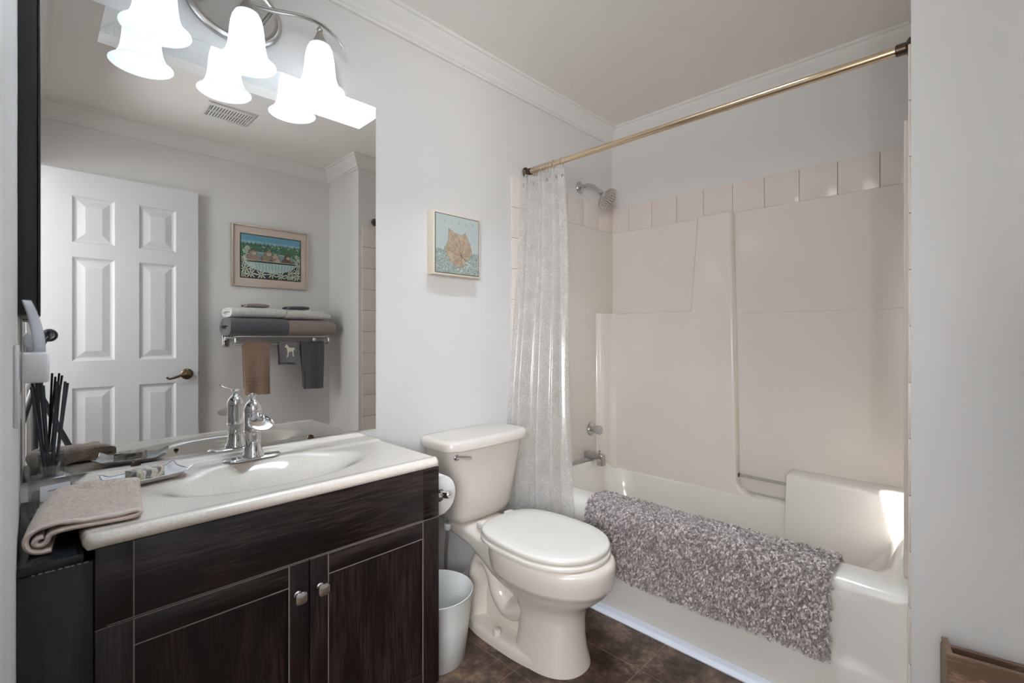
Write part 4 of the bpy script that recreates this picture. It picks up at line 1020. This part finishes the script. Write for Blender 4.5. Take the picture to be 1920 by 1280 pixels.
# ------------------------------------------------------------------ toilet
TC = 1.322
to = thing('toilet', 'white two piece toilet with elongated bowl and closed lid', 'toilet', (TC, 1.25, 0))
def egg(z, yc, w_, lf_, lb_, nf=2.1, nb=2.6, n=56, cx=TC):
    ring = []
    for i in range(n):
        a = 2*pi*i/n; ca, sa = cos(a), sin(a)
        e = nf if sa < 0 else nb
        q = (abs(ca)**e + abs(sa)**e)**(-1/e)
        ring.append(Vector((cx + w_*q*ca, yc + (lf_ if sa < 0 else lb_)*q*sa, z)))
    return ring
b = MB()
b.loft([egg(z, yc, w_, lf_, lb_, nf, nb) for z, yc, w_, lf_, lb_, nf, nb in (
    (0.000, 1.12, 0.118, 0.165, 0.10, 2.3, 3), (0.012, 1.12, 0.117, 0.163, 0.10, 2.3, 3), (0.05, 1.12, 0.109, 0.152, 0.09, 2.3, 3), (0.10, 1.12, 0.103, 0.146, 0.085, 2.3, 3),
    (0.16, 1.12, 0.102, 0.146, 0.085, 2.3, 2.8), (0.200, 1.12, 0.108, 0.155, 0.10, 2.2, 2.6), (0.225, 1.12, 0.122, 0.178, 0.14, 2.2, 2.6), (0.250, 1.12, 0.142, 0.208, 0.18, 2.15, 2.6), (0.275, 1.12, 0.160, 0.236, 0.20, 2.1, 2.6), (0.293, 1.12, 0.1655, 0.244, 0.206, 2.1, 2.6), (0.299, 1.12, 0.1725, 0.2535, 0.212, 2.1, 2.6),
    (0.310, 1.12, 0.1755, 0.2570, 0.215, 2.1, 2.6), (0.345, 1.12, 0.179, 0.262, 0.22, 2.1, 2.6), (0.370, 1.12, 0.179, 0.262, 0.22, 2.1, 2.6), (0.381, 1.12, 0.175, 0.257, 0.215, 2.1, 2.6), (0.386, 1.12, 0.164, 0.245, 0.205, 2.1, 2.6))])
def rrect(y, w_, z0_, z1_, k=0.02, n=40, e=4.0, cx=TC):
    cz = (z0_+z1_)/2; hh = (z1_-z0_)/2; ring = []
    for i in range(n):
        a = 2*pi*i/n; ca, sa = cos(a), sin(a); q = (abs(ca)**e+abs(sa)**e)**(-1/e)
        ring.append(Vector((cx+w_*q*ca, y, cz+hh*q*sa)))
    return ring
b.loft([rrect(y, w_, z0_, z1_) for y, w_, z0_, z1_ in ((1.20, 0.140, 0.22, 0.384), (1.28, 0.135, 0.245, 0.386), (1.36, 0.120, 0.275, 0.388), (1.43, 0.112, 0.305, 0.390), (1.52, 0.112, 0.325, 0.391), (1.60, 0.108, 0.335, 0.391), (1.612, 0.100, 0.345, 0.385))])
# trapway bulging on both sides
tw = spline([(TC, 1.14, 0.20), (TC, 1.20, 0.145), (TC, 1.255, 0.125), (TC, 1.305, 0.165), (TC, 1.335, 0.235), (TC, 1.375, 0.275), (TC, 1.418, 0.25), (TC, 1.440, 0.17), (TC, 1.445, 0.09), (TC, 1.445, 0.0)], 7)
rings = []
for i, p in enumerate(tw):
    t = (tw[min(i+1, len(tw)-1)] - tw[max(i-1, 0)]).normalized(); nrm = Vector((0, -t.z, t.y)); r0 = 0.052
    rings.append([p + Vector((1, 0, 0))*(0.098*cos(2*pi*k/28)) + nrm*(r0*sin(2*pi*k/28)) for k in range(28)])
b.loft(rings)
b.box((TC-0.045, 1.17, 0.02), (TC+0.045, 1.43, 0.30), 0.02, seg=3)
b.loft([egg(z, 1.235, w_, lf_, lb_, 2.4, 3.4) for z, w_, lf_, lb_ in ((0.0, 0.128, 0.272, 0.262), (0.022, 0.127, 0.270, 0.260), (0.034, 0.122, 0.264, 0.255), (0.040, 0.108, 0.250, 0.242))])
bo = b.build('bowl', M['porcelain'], to, ang=55)
for s in (-1, 1):
    MB().lathe([(0.0155, 0), (0.0155, 0.012), (0.013, 0.020), (0.006, 0.023)], (TC+s*0.106, 1.275, 0.036), n=20).build('bolt_cap', M['porcelain'], to)
# seat and lid
def plate(zs, grow):
    return [egg(z, 1.10, 0.182+g_, 0.216+g_, 0.273+g_, 2.15, 3.2) for z, g_ in zip(zs, grow)]
MB().loft(plate((0.3885, 0.391, 0.399, 0.405, 0.407), (-0.006, 0.0, 0.001, -0.003, -0.010))).build('seat', M['seat'], to, ang=55)
ld = MB(); R = plate((0.4105, 0.413, 0.421, 0.428, 0.4315), (-0.008, -0.003, -0.002, -0.006, -0.014))
for k in (0.8, 0.5, 0.2): R.append([Vector((TC + (p.x-TC)*k, 1.10+(p.y-1.10)*k, 0.4315+0.003*(1-k*k))) for p in R[4]])
ld.loft(R); ld.build('lid', M['seat'], to, ang=55)
for s in (-1, 1): MB().box((TC+s*0.075-0.022, 1.365, 0.391), (TC+s*0.075+0.022, 1.405, 0.420), 0.008, seg=3).build('hinge', M['seat'], to)
# tank
b = MB(); R = []
TK = 1.328
for z, w_, y0_, y1_ in ((0.394, 0.130, 1.478, 1.610), (0.402, 0.146, 1.462, 1.622), (0.43, 0.156, 1.452, 1.628), (0.55, 0.178, 1.440, 1.632), (0.66, 0.200, 1.431, 1.634), (0.700, 0.206, 1.428, 1.634)):
    ring = []; cy = (y0_+y1_)/2; hy = (y1_-y0_)/2
    for i in range(64):
        a = 2*pi*i/64; ca, sa = cos(a), sin(a); e = 7.0; q = (abs(ca)**e+abs(sa)**e)**(-1/e)
        bow = -0.012*(1-min(1, abs(ca*q))**2) if sa < 0 else 0
        ring.append(Vector((TK+w_*q*ca, cy+hy*q*sa+bow, z)))
    R.append(ring)
b.loft(R); b.build('tank', M['porcelain'], to, ang=50)
b = MB(); R = []
for z, g_ in ((0.7005, -0.008), (0.704, 0.0), (0.728, 0.002), (0.736, -0.003), (0.7405, -0.010), (0.742, -0.022)):
    ring = []; w_ = 0.226+g_; y0_, y1_ = 1.412-g_, 1.637+min(0, g_); cy = (y0_+y1_)/2; hy = (y1_-y0_)/2
    for i in range(72):
        a = 2*pi*i/72; ca, sa = cos(a), sin(a); e = 6.5; q = (abs(ca)**e+abs(sa)**e)**(-1/e)
        bow = -0.014*(1-min(1, abs(ca*q))**2) if sa < 0 else 0
        ring.append(Vector((TK+w_*q*ca, cy+hy*q*sa+bow, z)))
    R.append(ring)
b.loft(R); b.build('tank_lid', M['porcelain'], to, ang=50)
b = MB(); lx, lz = TK-0.176, 0.676
b.lathe([(0.013, 0), (0.013, 0.006), (0.009, 0.010)], (lx, 1.436, lz), (0, -1, 0), 18)
b.tube(spline([(lx-0.012, 1.424, lz+0.006), (lx+0.005, 1.421, lz+0.003), (lx+0.03, 1.419, lz-0.002), (lx+0.058, 1.419, lz-0.009)], 6), [0.008]*7+[0.0095]*6+[0.011]*5+[0.008], 12, flat=0.8)
b.build('flush_lever', M['chrome'], to)

hs = thing('supply_hose', 'braided steel water hose under the toilet tank', 'hose', (1.215, 1.585, 0.1))
hp = spline([(1.190, 1.540, 0.392), (1.188, 1.541, 0.33), (1.192, 1.555, 0.25), (1.212, 1.58, 0.16), (1.218, 1.60, 0.12), (1.205, 1.612, 0.105)], 8)
b = MB(); b.tube(hp, [0.006 + 0.0006*(i % 2) for i in range(len(hp))], 12); b.build('hose', mat('braided_steel', (0.45, 0.45, 0.46, 1), 0.35, 0.9, bump=1.0, bscale=900), hs)
MB().lathe([(0.012, 0), (0.015, 0.004), (0.015, 0.022), (0.012, 0.026)], (1.190, 1.540, 0.358), n=10).build('nut', M['white'], hs)
b = MB(); b.lathe([(0.022, 0), (0.022, 0.003), (0.008, 0.008), (0.008, 0.03)], (1.205, YM, 0.105), (0, -1, 0), 18); b.sphere((1.205, 1.612, 0.105), 0.012); b.build('stop_valve', M['chrome'], hs)

# ------------------------------------------------------------------ toilet roll and holder
RX, RY, RZ = 0.9445, 1.262, 0.632
th_ = thing('toilet_roll_holder', 'chrome toilet roll arm on the side of the vanity', 'toilet roll holder', (VX1, 1.25, RZ))
b = MB(); b.lathe([(0.022, 0), (0.022, 0.004), (0.012, 0.008)], (VX1+0.0003, RY-0.022, RZ), (1, 0, 0), 20)
b.tube(spline([(VX1+0.004, RY-0.022, RZ), (VX1+0.03, RY-0.022, RZ), (RX-0.012, RY-0.022, RZ), (RX, RY-0.014, RZ), (RX, RY+0.01, RZ)], 6), 0.0072, 14)
b.build('arm', M['chrome'], th_)
MB().tube([(RX, RY+0.006, RZ), (RX, RY+0.115, RZ)], 0.0075, 14).build('spindle', M['chrome'], th_)
MB().lathe([(0.004, -0.017), (0.012, -0.014), (0.014, -0.004), (0.012, 0.006), (0.006, 0.010)], (RX+0.004, RY-0.034, RZ), (0.6, -0.8, 0), 20).build('end_cap', M['chrome'], th_)
tr_ = thing('toilet_roll', 'white toilet paper roll on the chrome arm beside the vanity', 'toilet roll', (RX, RY+0.05, RZ-0.06))
zc = RZ-0.011
MB().lathe([(0.0205, 0), (0.063, 0), (0.0655, 0.002), (0.066, 0.005), (0.066, 0.097), (0.0645, 0.1), (0.0205, 0.1), (0.0205, 0)], (RX, RY, zc), (0, 1, 0), 48, cap0=False, cap1=False).build('paper', M['paper'], tr_)
MB().lathe([(0.0205, 0.0004), (0.0205, 0.0996), (0.0192, 0.0996), (0.0192, 0.0004), (0.0205, 0.0004)], (RX, RY, zc), (0, 1, 0), 32, cap0=False, cap1=False).build('core', M['card'], tr_)

# ------------------------------------------------------------------ waste bin
bn = MB(); BX, BY = 1.016, 1.388
bn.lathe([(0.104, 0.0), (0.107, 0.002), (0.126, 0.15), (0.1355, 0.238), (0.1370, 0.2405), (0.1350, 0.242), (0.1325, 0.2395), (0.123, 0.15), (0.1045, 0.005), (0.0, 0.005)], (BX, BY, 0.0), n=64, cap1=False)
tag(bn.build('waste_bin', M['bin'], origin=(BX, BY, 0), ang=50), 'pale grey plastic waste bin between vanity and toilet', 'waste bin')

# ------------------------------------------------------------------ bathtub and surround
tb = thing('bathtub', 'one piece off white bathtub with moulded shower walls in the alcove', 'bathtub', (2.12, 0.88, 0))
yT0, yT1 = YF+0.009, YM-0.009
ap = [(1.80, 0.432), (1.765, 0.434), (1.730, 0.433), (1.706, 0.427), (1.692, 0.414), (1.687, 0.398), (1.689, 0.36), (1.700, 0.21), (1.700, 0.196), (1.694, 0.182), (1.688, 0.174), (1.686, 0.165), (1.686, 0.0), (1.80, 0.0)]
b = MB(); N = 60
rings = []
for k in range(N+1):
    y = yT0+(yT1-yT0)*k/N
    e = smoothstep(0.20, 0.0, min(y-yT0, yT1-y)/1.0)          # the rim and panel fade into the flat end posts
    ring = []
    for x, z in ap:
        X = x
        if x < 1.80 and z < 0.42 and z > 0.17: X = x*(1-e) + 1.687*e
        ring.append(Vector((X, y, z)))
    rings.append(ring)
b.loft(rings); b.build('apron', M['tub'], tb, ang=55)
def rr(x0, x1, y0, y1, r, z, n=12):
    pts = []
    for cx, cy, a0 in ((x1-r, y1-r, 0), (x0+r, y1-r, pi/2), (x0+r, y0+r, pi), (x1-r, y0+r, 1.5*pi)):
        for i in range(n+1): a = a0 + pi/2*i/n; pts.append(Vector((cx+r*cos(a), cy+r*sin(a), z)))
    return pts
b = MB()
R = [rr(1.765, XB-0.012, yT0, yT1, 0.02, 0.4335), rr(1.780, XB-0.073, yT0+0.03, yT1-0.03, 0.10, 0.433), rr(1.795, XB-0.0745, yT0+0.05, yT1-0.045, 0.12, 0.425), rr(1.806, XB-0.0760, yT0+0.065, yT1-0.055, 0.13, 0.40), rr(1.83, XB-0.084, yT0+0.12, yT1-0.07, 0.15, 0.25), rr(1.86, XB-0.100, yT0+0.21, yT1-0.10, 0.16, 0.12), rr(1.90, XB-0.12, yT0+0.28, yT1-0.15, 0.16, 0.08)]
for r_k, zlim in zip(R[:4], (0.350, 0.3495, 0.345, 0.335)):
    for p in r_k:
        k = smoothstep(XB-0.20, XB-0.088, p.x); p.z = p.z + (min(p.z, zlim)-p.z)*k
b.loft(R, 0, False, True); b.build('basin', M['tub'], tb, ang=60)
b = MB(); b.prism([(XB-0.010, 0.16), (XB-0.150, 0.16), (XB-0.142, 0.30), (XB-0.122, 0.492), (XB-0.112, 0.502), (XB-0.098, 0.506), (XB-0.010, 0.512)], 1, yT0, 0.632, bev=0.006, seg=3)
b.build('armrest', M['tub'], tb, ang=50)

su = tb
xb0 = XB-0.0085
def recess(pts, ys, d):  # helper left simple: raised L-shaped field
    pass
MB().box((XB-0.0095, yT0-0.0005, 0.36), (XB-0.0002, yT1+0.0005, 1.784), 0.0).build('back_panel', M['surround'], su, smooth=False)
cor = []
for i in range(9):
    a = pi + (pi/2)*i/8; cor.append((0.868-0.0-0.06+0.06*1.0 + 0.0, 0))
L = [(yT1, 0.36), (yT1, 1.281), (1.104, 1.281), (1.067, 1.783), (0.895, 1.783), (0.869, 0.420)]
for i in range(1, 9):
    a = (pi/2)*i/8; L.append((0.869-0.07*(1-cos(a)), 0.420-0.07*sin(a)))
L += [(0.600, 0.347), (0.600, 0.36-0.03)]
L = [(y, 0.24 if i_ in (0, len(L)-1) else z) for i_, (y, z) in enumerate(L)]
b = MB(); b.prism([(y, z) for y, z in L[::-1]], 0, XB-0.074, XB-0.009, bev=0.011, seg=4)
b.build('centre_column', M['surround'], su, ang=50)
MB().box((XB-0.0128, yT0, 1.262), (XB-0.0090, 0.862, 1.268), 0.0015).build('seam_ledge', M['surround'], su)
for yw, s in ((YM, -1), (YF, 1)):
    a, c2 = sorted((yw+s*0.0003, yw+s*(0.012 if s < 0 else 0.030)))
    MB().box((1.806, a, 0.4345), (XB-0.0095, c2, 1.784), 0.004, seg=2).build('end_panel', M['surround'], su, ang=50)
b = MB()                                                             # rounded corner post with a soap ledge
cp = [(XB-0.01, YM-0.0125), (2.372, YM-0.0125), (2.378, YM-0.020), (2.385, YM-0.040), (2.41, YM-0.052), (2.46, YM-0.060), (2.50, YM-0.082), (2.510, YM-0.110), (2.5095, YM-0.14), (XB-0.01, YM-0.14)]
b.prism(cp[::-1], 2, 0.15, 1.2805, bev=0.004); b.build('corner_post', M['surround'], su, ang=50)
gb = MB(); gb.tube([(XB-0.034, 0.872, 0.437), (XB-0.034, 0.628, 0.437)], 0.008, 14)
gb.build('grab_bar', M['clearknob'], su)
MB().lathe([(0.011, 0), (0.011, 0.006), (0.007, 0.008)], (XB-0.034, 0.8725, 0.437), (0, -1, 0), 16).build('bar_socket', M['dark'], su)

# ------------------------------------------------------------------ rug over the rim
rg = thing('bath_rug', 'shaggy mauve grey bath rug draped over the tub rim', 'rug', (1.70, 0.78, 0.435))
rprof = spline([(1.668, 0, 0.178), (1.670, 0, 0.25), (1.671, 0, 0.33), (1.670, 0, 0.400), (1.676, 0, 0.432), (1.694, 0, 0.4445), (1.74, 0, 0.447), (1.79, 0, 0.447), (1.818, 0, 0.440), (1.832, 0, 0.415), (1.838, 0, 0.36)], 10)
arc = [0]
for a, c2 in zip(rprof[:-1], rprof[1:]): arc.append(arc[-1]+(c2-a).length)
LA = arc[-1]
def rp(s):
    s = min(max(s, 0), LA)
    for i in range(len(arc)-1):
        if s <= arc[i+1]:
            t = (s-arc[i])/(arc[i+1]-arc[i]); p = rprof[i].lerp(rprof[i+1], t); d = (rprof[i+1]-rprof[i]).normalized()
            return p, Vector((-d.z, 0, d.x))
    return rprof[-1], Vector((1, 0, 0))
ry0, ry1 = 0.308, 1.212
def ryof(t, s):  # slightly slanting ends
    return ry0 + (ry1-ry0)*t + 0.012*(1-s/LA)*(1-t) - 0.02*sin(3*s/LA)*(1 if t > 0.5 else 0)*t
def rsl(t, s):   # lower edge wanders a little
    return s + 0.010*sin(7*t+0.6)*(1-s/LA)**2
b = MB()
def rs(off):
    def f(u, v):
        s = v*LA; p, n_ = rp(rsl(u, s)); q = p + n_*off
        return Vector((q.x, ryof(u, s), q.z))
    return f
b.grid(rs(0.0), 60, 40); o = b.build('backing', M['rugback'], rg, ang=80); md = o.modifiers.new('thick', 'SOLIDIFY'); md.thickness = 0.004; md.offset = 0
pv, pf = [], []
rr_ = random.Random(11)
sp_ = 0.0086; ns = int(LA/sp_); ny = int((ry1-ry0)/sp_)
for i in range(ny+1):
    for j in range(ns+1):
        for q in range(2):
            t = (i+rr_.uniform(-.5, .5))/ny; s = (j+rr_.uniform(-.5, .5))*sp_
            t = min(max(t, 0), 1); s = min(max(s, 0), LA)
            p, n_ = rp(rsl(t, s)); p = Vector((p.x, ryof(t, s), p.z)) + n_*0.002
            tang = Vector((n_.z, 0, -n_.x))
            ln = rr_.uniform(0.009, 0.016)
            d = n_*1.0 + Vector((0, 1, 0))*rr_.uniform(-1.0, 1.0) + tang*rr_.uniform(-0.9, 0.9)
            d.normalize(); side = d.cross(Vector((rr_.uniform(-1, 1), rr_.uniform(-1, 1), rr_.uniform(-1, 1)))).normalized()
            pts3 = []
            for k in range(4):
                w_ = k/3
                pts3.append(p + d*ln*w_*(1-0.18*w_) + side*ln*0.6*w_*w_ + Vector((0, 0, -0.006))*w_*w_)
            rad3 = (0.0026, 0.0042, 0.0044, 0.0030)
            a_ = d.cross(side).normalized(); base = len(pv)
            for k in range(4):
                for m_ in range(4):
                    an = pi/2*m_
                    pv.append(pts3[k] + a_*rad3[k]*cos(an) + side*rad3[k]*sin(an)*0.9)
            for k in range(3):
                for m_ in range(4):
                    m2 = (m_+1) % 4
                    pf.append((base+4*k+m_, base+4*k+m2, base+4*k+4+m2, base+4*k+4+m_))
            pf.append((base+12, base+13, base+14, base+15))
mb = MB(); mb.v = [tuple(v) for v in pv]; mb.f = pf; mb.m = [0]*len(pf)
pile = mb.build('pile', M['rug'], rg, ang=180); pile['kind'] = 'stuff'

# ------------------------------------------------------------------ shower rod, rings, curtain
RXX, RZZ = 1.763, 1.974
rod = thing('shower_rod', 'brushed gold shower curtain rod spanning the tub alcove', 'curtain rod', (RXX, 0.9, RZZ))
MB().tube([(RXX, YF+0.012, RZZ), (RXX, YM-0.012, RZZ)], 0.0128, 24).build('tube', M['gold'], rod)
for yw, s in ((YM, -1), (YF+0.008, 1)):
    MB().lathe([(0.0265, 0), (0.0265, 0.004), (0.022, 0.008), (0.0165, 0.012), (0.0165, 0.034), (0.0135, 0.036)], (RXX, yw+s*0.0005-(0.0085 if s < 0 else 0), RZZ), (0, s, 0), 28).build('flange', M['bronze'], rod)
YU = [1.585, 1.573, 1.560, 1.545, 1.532, 1.516, 1.498, 1.480, 1.455, 1.405]
for i, y in enumerate(YU):
    tw_ = 0.35*sin(i*2.1)
    pts = []
    for k in range(19):
        a = radians(-60 + 290*k/18)
        pts.append(Vector((RXX + 0.0165*cos(a), y + 0.004*tw_*sin(a), RZZ + 0.0165*sin(a))))
    e = pts[0]; hook = [Vector((RXX-0.004, y+0.004, RZZ-0.058)), Vector((RXX+0.008, y+0.003, RZZ-0.056)), Vector((RXX+0.012, y+0.002, RZZ-0.040))]
    q = MB().tube(spline(hook + pts[::1], 3), 0.0012, 6)
    o = q.build('curtain_ring', M['steel'], origin=(RXX, y, RZZ))
    tag(o, 'thin steel curtain hook on the gold rod', 'curtain hook', 'curtain hooks on the rod')
o['label'] = 'thin steel curtain hook set apart at the open end of the curtain'
cu = thing('shower_curtain', 'clear embossed vinyl shower curtain bunched at the faucet end of the tub', 'shower curtain', (1.70, 1.45, 0.12))
CT, CB = RZZ-0.028, 0.115
def curt(u, v):
    """u along the gathered width from the wall outwards, v from the bottom up"""
    dn = 1-v
    yt = 1.628 - 0.240*u; yb = 1.622 - 0.388*u**1.05
    sweep = min(1.0, dn*1.10)
    y = yt + (yb-yt)*sweep
    xc = RXX + (1.648-RXX)*smoothstep(0.0, 0.88, dn)
    last = smoothstep(0.72, 0.95, u)
    ph = 2*pi*6.5*u**0.9
    amp = (0.020 + 0.012*dn)*(1-0.75*last)
    x = xc + amp*sin(ph) - 0.045*(1-u)**3*(1) + 0.004*nz(u*9, v*5, 0.5)
    y += 0.012*cos(ph*0.5+0.7)*(1-last) + 0.004*nz(u*8, v*4, 3.3)
    y = min(y, YM-0.010)
    z = CB + (CT-CB)*v - 0.008*abs(sin(pi*9.5*u))*smoothstep(0.97, 1, v)
    x = min(x, RXX+0.03)
    if z < 0.46: x = min(x, 1.672)
    return Vector((x, y, z))
b = MB(); b.grid(curt, 170, 90); b.build('sheet', M['curtain'], cu, ang=180)
for uu in (0.02, 0.12, 0.27, 0.42, 0.58, 0.74, 0.93):
    p = curt(uu, 0.978); q = MB().lathe([(0.0075, -0.001), (0.0085, 0.0), (0.0075, 0.001), (0.0055, 0.0015), (0.004, 0.0006), (0.004, -0.0006)], p, (-0.8, -0.6, 0), 18)
    q.build('grommet', M['steel'], cu)

# ------------------------------------------------------------------ shower head, valve, spout
shw = thing('shower_fixture', 'chrome round shower head on a bent arm above the tile border', 'shower head', (2.228, YM, 2.005))
MB().lathe([(0.034, 0), (0.033, 0.006), (0.026, 0.012), (0.015, 0.016), (0.012, 0.018)], (2.228, YM, 2.003), (0, -1, 0), 28).build('flange', M['steel'], shw)
MB().tube(spline([(2.228, YM-0.01, 2.003), (2.228, YM-0.05, 2.006), (2.229, YM-0.085, 1.996), (2.231, YM-0.115, 1.972), (2.233, YM-0.135, 1.952)], 7), 0.0105, 16).build('arm', M['steel'], shw)
dv = Vector((0.05, -0.72, -0.70)).normalized(); p0 = Vector((2.233, YM-0.132, 1.955))
MB().lathe([(0.012, 0), (0.015, 0.004), (0.015, 0.018), (0.013, 0.022), (0.018, 0.032), (0.038, 0.052), (0.060, 0.066), (0.063, 0.070), (0.063, 0.079), (0.059, 0.082), (0.0, 0.080)], p0, dv, 40).build('head', M['steel'], shw)
b = MB()
for ring_n, rr2 in ((6, 0.014), (12, 0.028), (18, 0.043)):
    for k in range(ring_n):
        q = Vector((0, 0, 1)).rotation_difference(dv) @ Vector((rr2*cos(2*pi*k/ring_n), rr2*sin(2*pi*k/ring_n), 0.0815))
        b.lathe([(0.0022, -0.001), (0.002, 0.001), (0.001, 0.0015)], p0+q, dv, 8)
b.build('nozzles', M['black'], shw)
ve = thing('tub_valve', 'clear acrylic knob with chrome plate above the tub spout', 'tub valve', (2.325, YM-0.0125, 0.596))
MB().lathe([(0.040, 0), (0.039, 0.005), (0.030, 0.010), (0.016, 0.014), (0.013, 0.030)], (2.325, YM-0.0125, 0.596), (0, -1, 0), 28).build('flange', M['steel'], ve)
MB().lathe([(0.012, 0.028), (0.020, 0.032), (0.025, 0.042), (0.026, 0.056), (0.023, 0.068), (0.015, 0.074), (0.0, 0.076)], (2.325, YM-0.0125, 0.596), (0, -1, 0), 12).build('knob', M['clearknob'], ve)
sp = thing('tub_spout', 'chrome square tub spout with diverter pin below the knob', 'tub spout', (2.275, YM-0.0125, 0.45))
b = MB(); sx_ = 2.275; y0_ = YM-0.0125
b.prism([(y0_, 0.437), (y0_, 0.477), (y0_-0.105, 0.474), (y0_-0.122, 0.464), (y0_-0.124, 0.408), (y0_-0.088, 0.408), (y0_-0.084, 0.434)][::-1], 0, sx_-0.020, sx_+0.020, bev=0.005, seg=3)
b.build('spout_body', M['steel'], sp, ang=40)
MB().lathe([(0.004, 0), (0.004, 0.012), (0.007, 0.014), (0.007, 0.018), (0.003, 0.020)], (sx_, y0_-0.096, 0.473), n=14).build('diverter', M['steel'], sp)

# ------------------------------------------------------------------ ceiling vent
vn = thing('ceiling_vent', 'white slotted exhaust vent on the ceiling', 'vent', (0.80, 0.20, HC))
b = MB(); x0, x1, y0, y1, zv = 0.675, 0.922, 0.085, 0.305, HC-0.007
b.prism([(x0, y0), (x1, y0), (x1, y1), (x0, y1)], 2, HC-0.004, HC-0.0003)
ix0, ix1, iy0, iy1 = 0.700, 0.898, 0.118, 0.272
for lo, hi in (((x0+0.006, y0+0.006), (x1-0.006, iy0)), ((x0+0.006, iy1), (x1-0.006, y1-0.006)), ((x0+0.006, iy0), (ix0, iy1)), ((ix1, iy0), (x1-0.006, iy1)), ((ix0, 0.190), (ix1, 0.199))):
    b.box((lo[0], lo[1], zv), (hi[0], hi[1], HC-0.004), 0.001)
b.build('grille_frame', M['trim'], vn, ang=30)
for k in range(15):
    xx = ix0 + (ix1-ix0)*(k)/14
    MB().box((xx-0.0048, iy0, zv), (xx+0.0048, iy1, HC-0.0046), 0.0006).build('slat', M['trim'], vn, ang=30)
MB().box((ix0, iy0, HC-0.0046), (ix1, iy1, HC-0.0042)).build('duct', M['dark'], vn, smooth=False)

# ------------------------------------------------------------------ camera tripod seen at the mirror's left edge
tp = thing('tripod', 'black camera tripod reflected at the left edge of the mirror', 'tripod', (0.03, -0.06, 0))
MB().tube([(0.012, -0.07, 0.55), (0.012, -0.07, 0.98)], 0.014, 14).build('column', M['black'], tp)
MB().lathe([(0.03, 0), (0.03, 0.03), (0.022, 0.045), (0.022, 0.07)], (0.012, -0.07, 0.885), n=20).build('collar', M['black'], tp)
for ex, ey in ((0.36, -0.03), (-0.20, -0.22), (-0.22, 0.20)):
    d = Vector((ex-0.012, ey+0.07, -0.90)); p = Vector((0.012, -0.07, 0.90))
    lg = MB(); lg.tube([p+d*0.02, p+d*0.52], 0.013, 12); lg.tube([p+d*0.50, p+d*0.985], 0.010, 12); lg.lathe([(0.017, 0), (0.018, 0.03), (0.015, 0.05)], p+d*0.47, d, 14)
    lg.build('leg', M['black'], tp)
MB().tube([(0.012, -0.07, 0.97), (0.012, -0.075, 1.06), (0.062, -0.085, 1.142)], [0.014, 0.016, 0.008], 12).build('pan_arm', M['black'], tp)
MB().lathe([(0.018, -0.012), (0.030, -0.008), (0.033, 0.0), (0.030, 0.008), (0.020, 0.010), (0.016, 0.007), (0.0, 0.007)], (0.064, -0.085, 1.149), (0.0, 1, 0.0), 28).build('pan_knob', M['blackgloss'], tp)

# ------------------------------------------------------------------ wooden box by the wing wall
wbx = thing('wooden_box', 'dark brown wooden box with finger joints against the grey wing wall', 'box', (1.57, -0.10, 0))
A = Vector((1.516, 0.052, 0)); dirF = Vector((0.165, -0.986, 0)).normalized(); dirS = Vector((0.986, 0.165, 0)); Lb, Db, Hb, tk = 0.30, 0.092, 0.398, 0.012
def bbox(b, f0, f1, s0, s1, z0_, z1_, mi=0):
    vs = []
    for z in (z0_, z1_):
        for f, s in ((f0, s0), (f1, s0), (f1, s1), (f0, s1)): vs.append(A + dirF*f + dirS*s + Vector((0, 0, z)))
    b.add(vs, [(3, 2, 1, 0), (4, 5, 6, 7), (0, 1, 5, 4), (1, 2, 6, 5), (2, 3, 7, 6), (3, 0, 4, 7)], mi)
b = MB(); bbox(b, 0.0, Lb, 0.0, tk, 0, Hb); b.build('front_board', M['boxwood'], wbx, smooth=False)
b = MB(); bbox(b, 0.0, Lb, Db-tk, Db, 0, Hb-0.02); b.build('back_board', M['boxwood'], wbx, smooth=False)
b = MB(); bbox(b, Lb-tk, Lb-0.0005, tk, Db-tk, 0, Hb); b.build('end_board', M['boxend'], wbx, smooth=False)
b = MB(); bbox(b, 0.0005, tk, tk, Db-tk, 0, Hb)
for k in range(9): bbox(b, -0.0006, 0.006, 0.0008, tk, 0.02+0.044*k, 0.042+0.044*k)
b.build('end_board', M['boxend'], wbx, smooth=False)
b = MB(); bbox(b, tk, Lb-tk, tk, Db-tk, 0.005, 0.017); b.build('base_board', M['boxwood'], wbx, smooth=False)
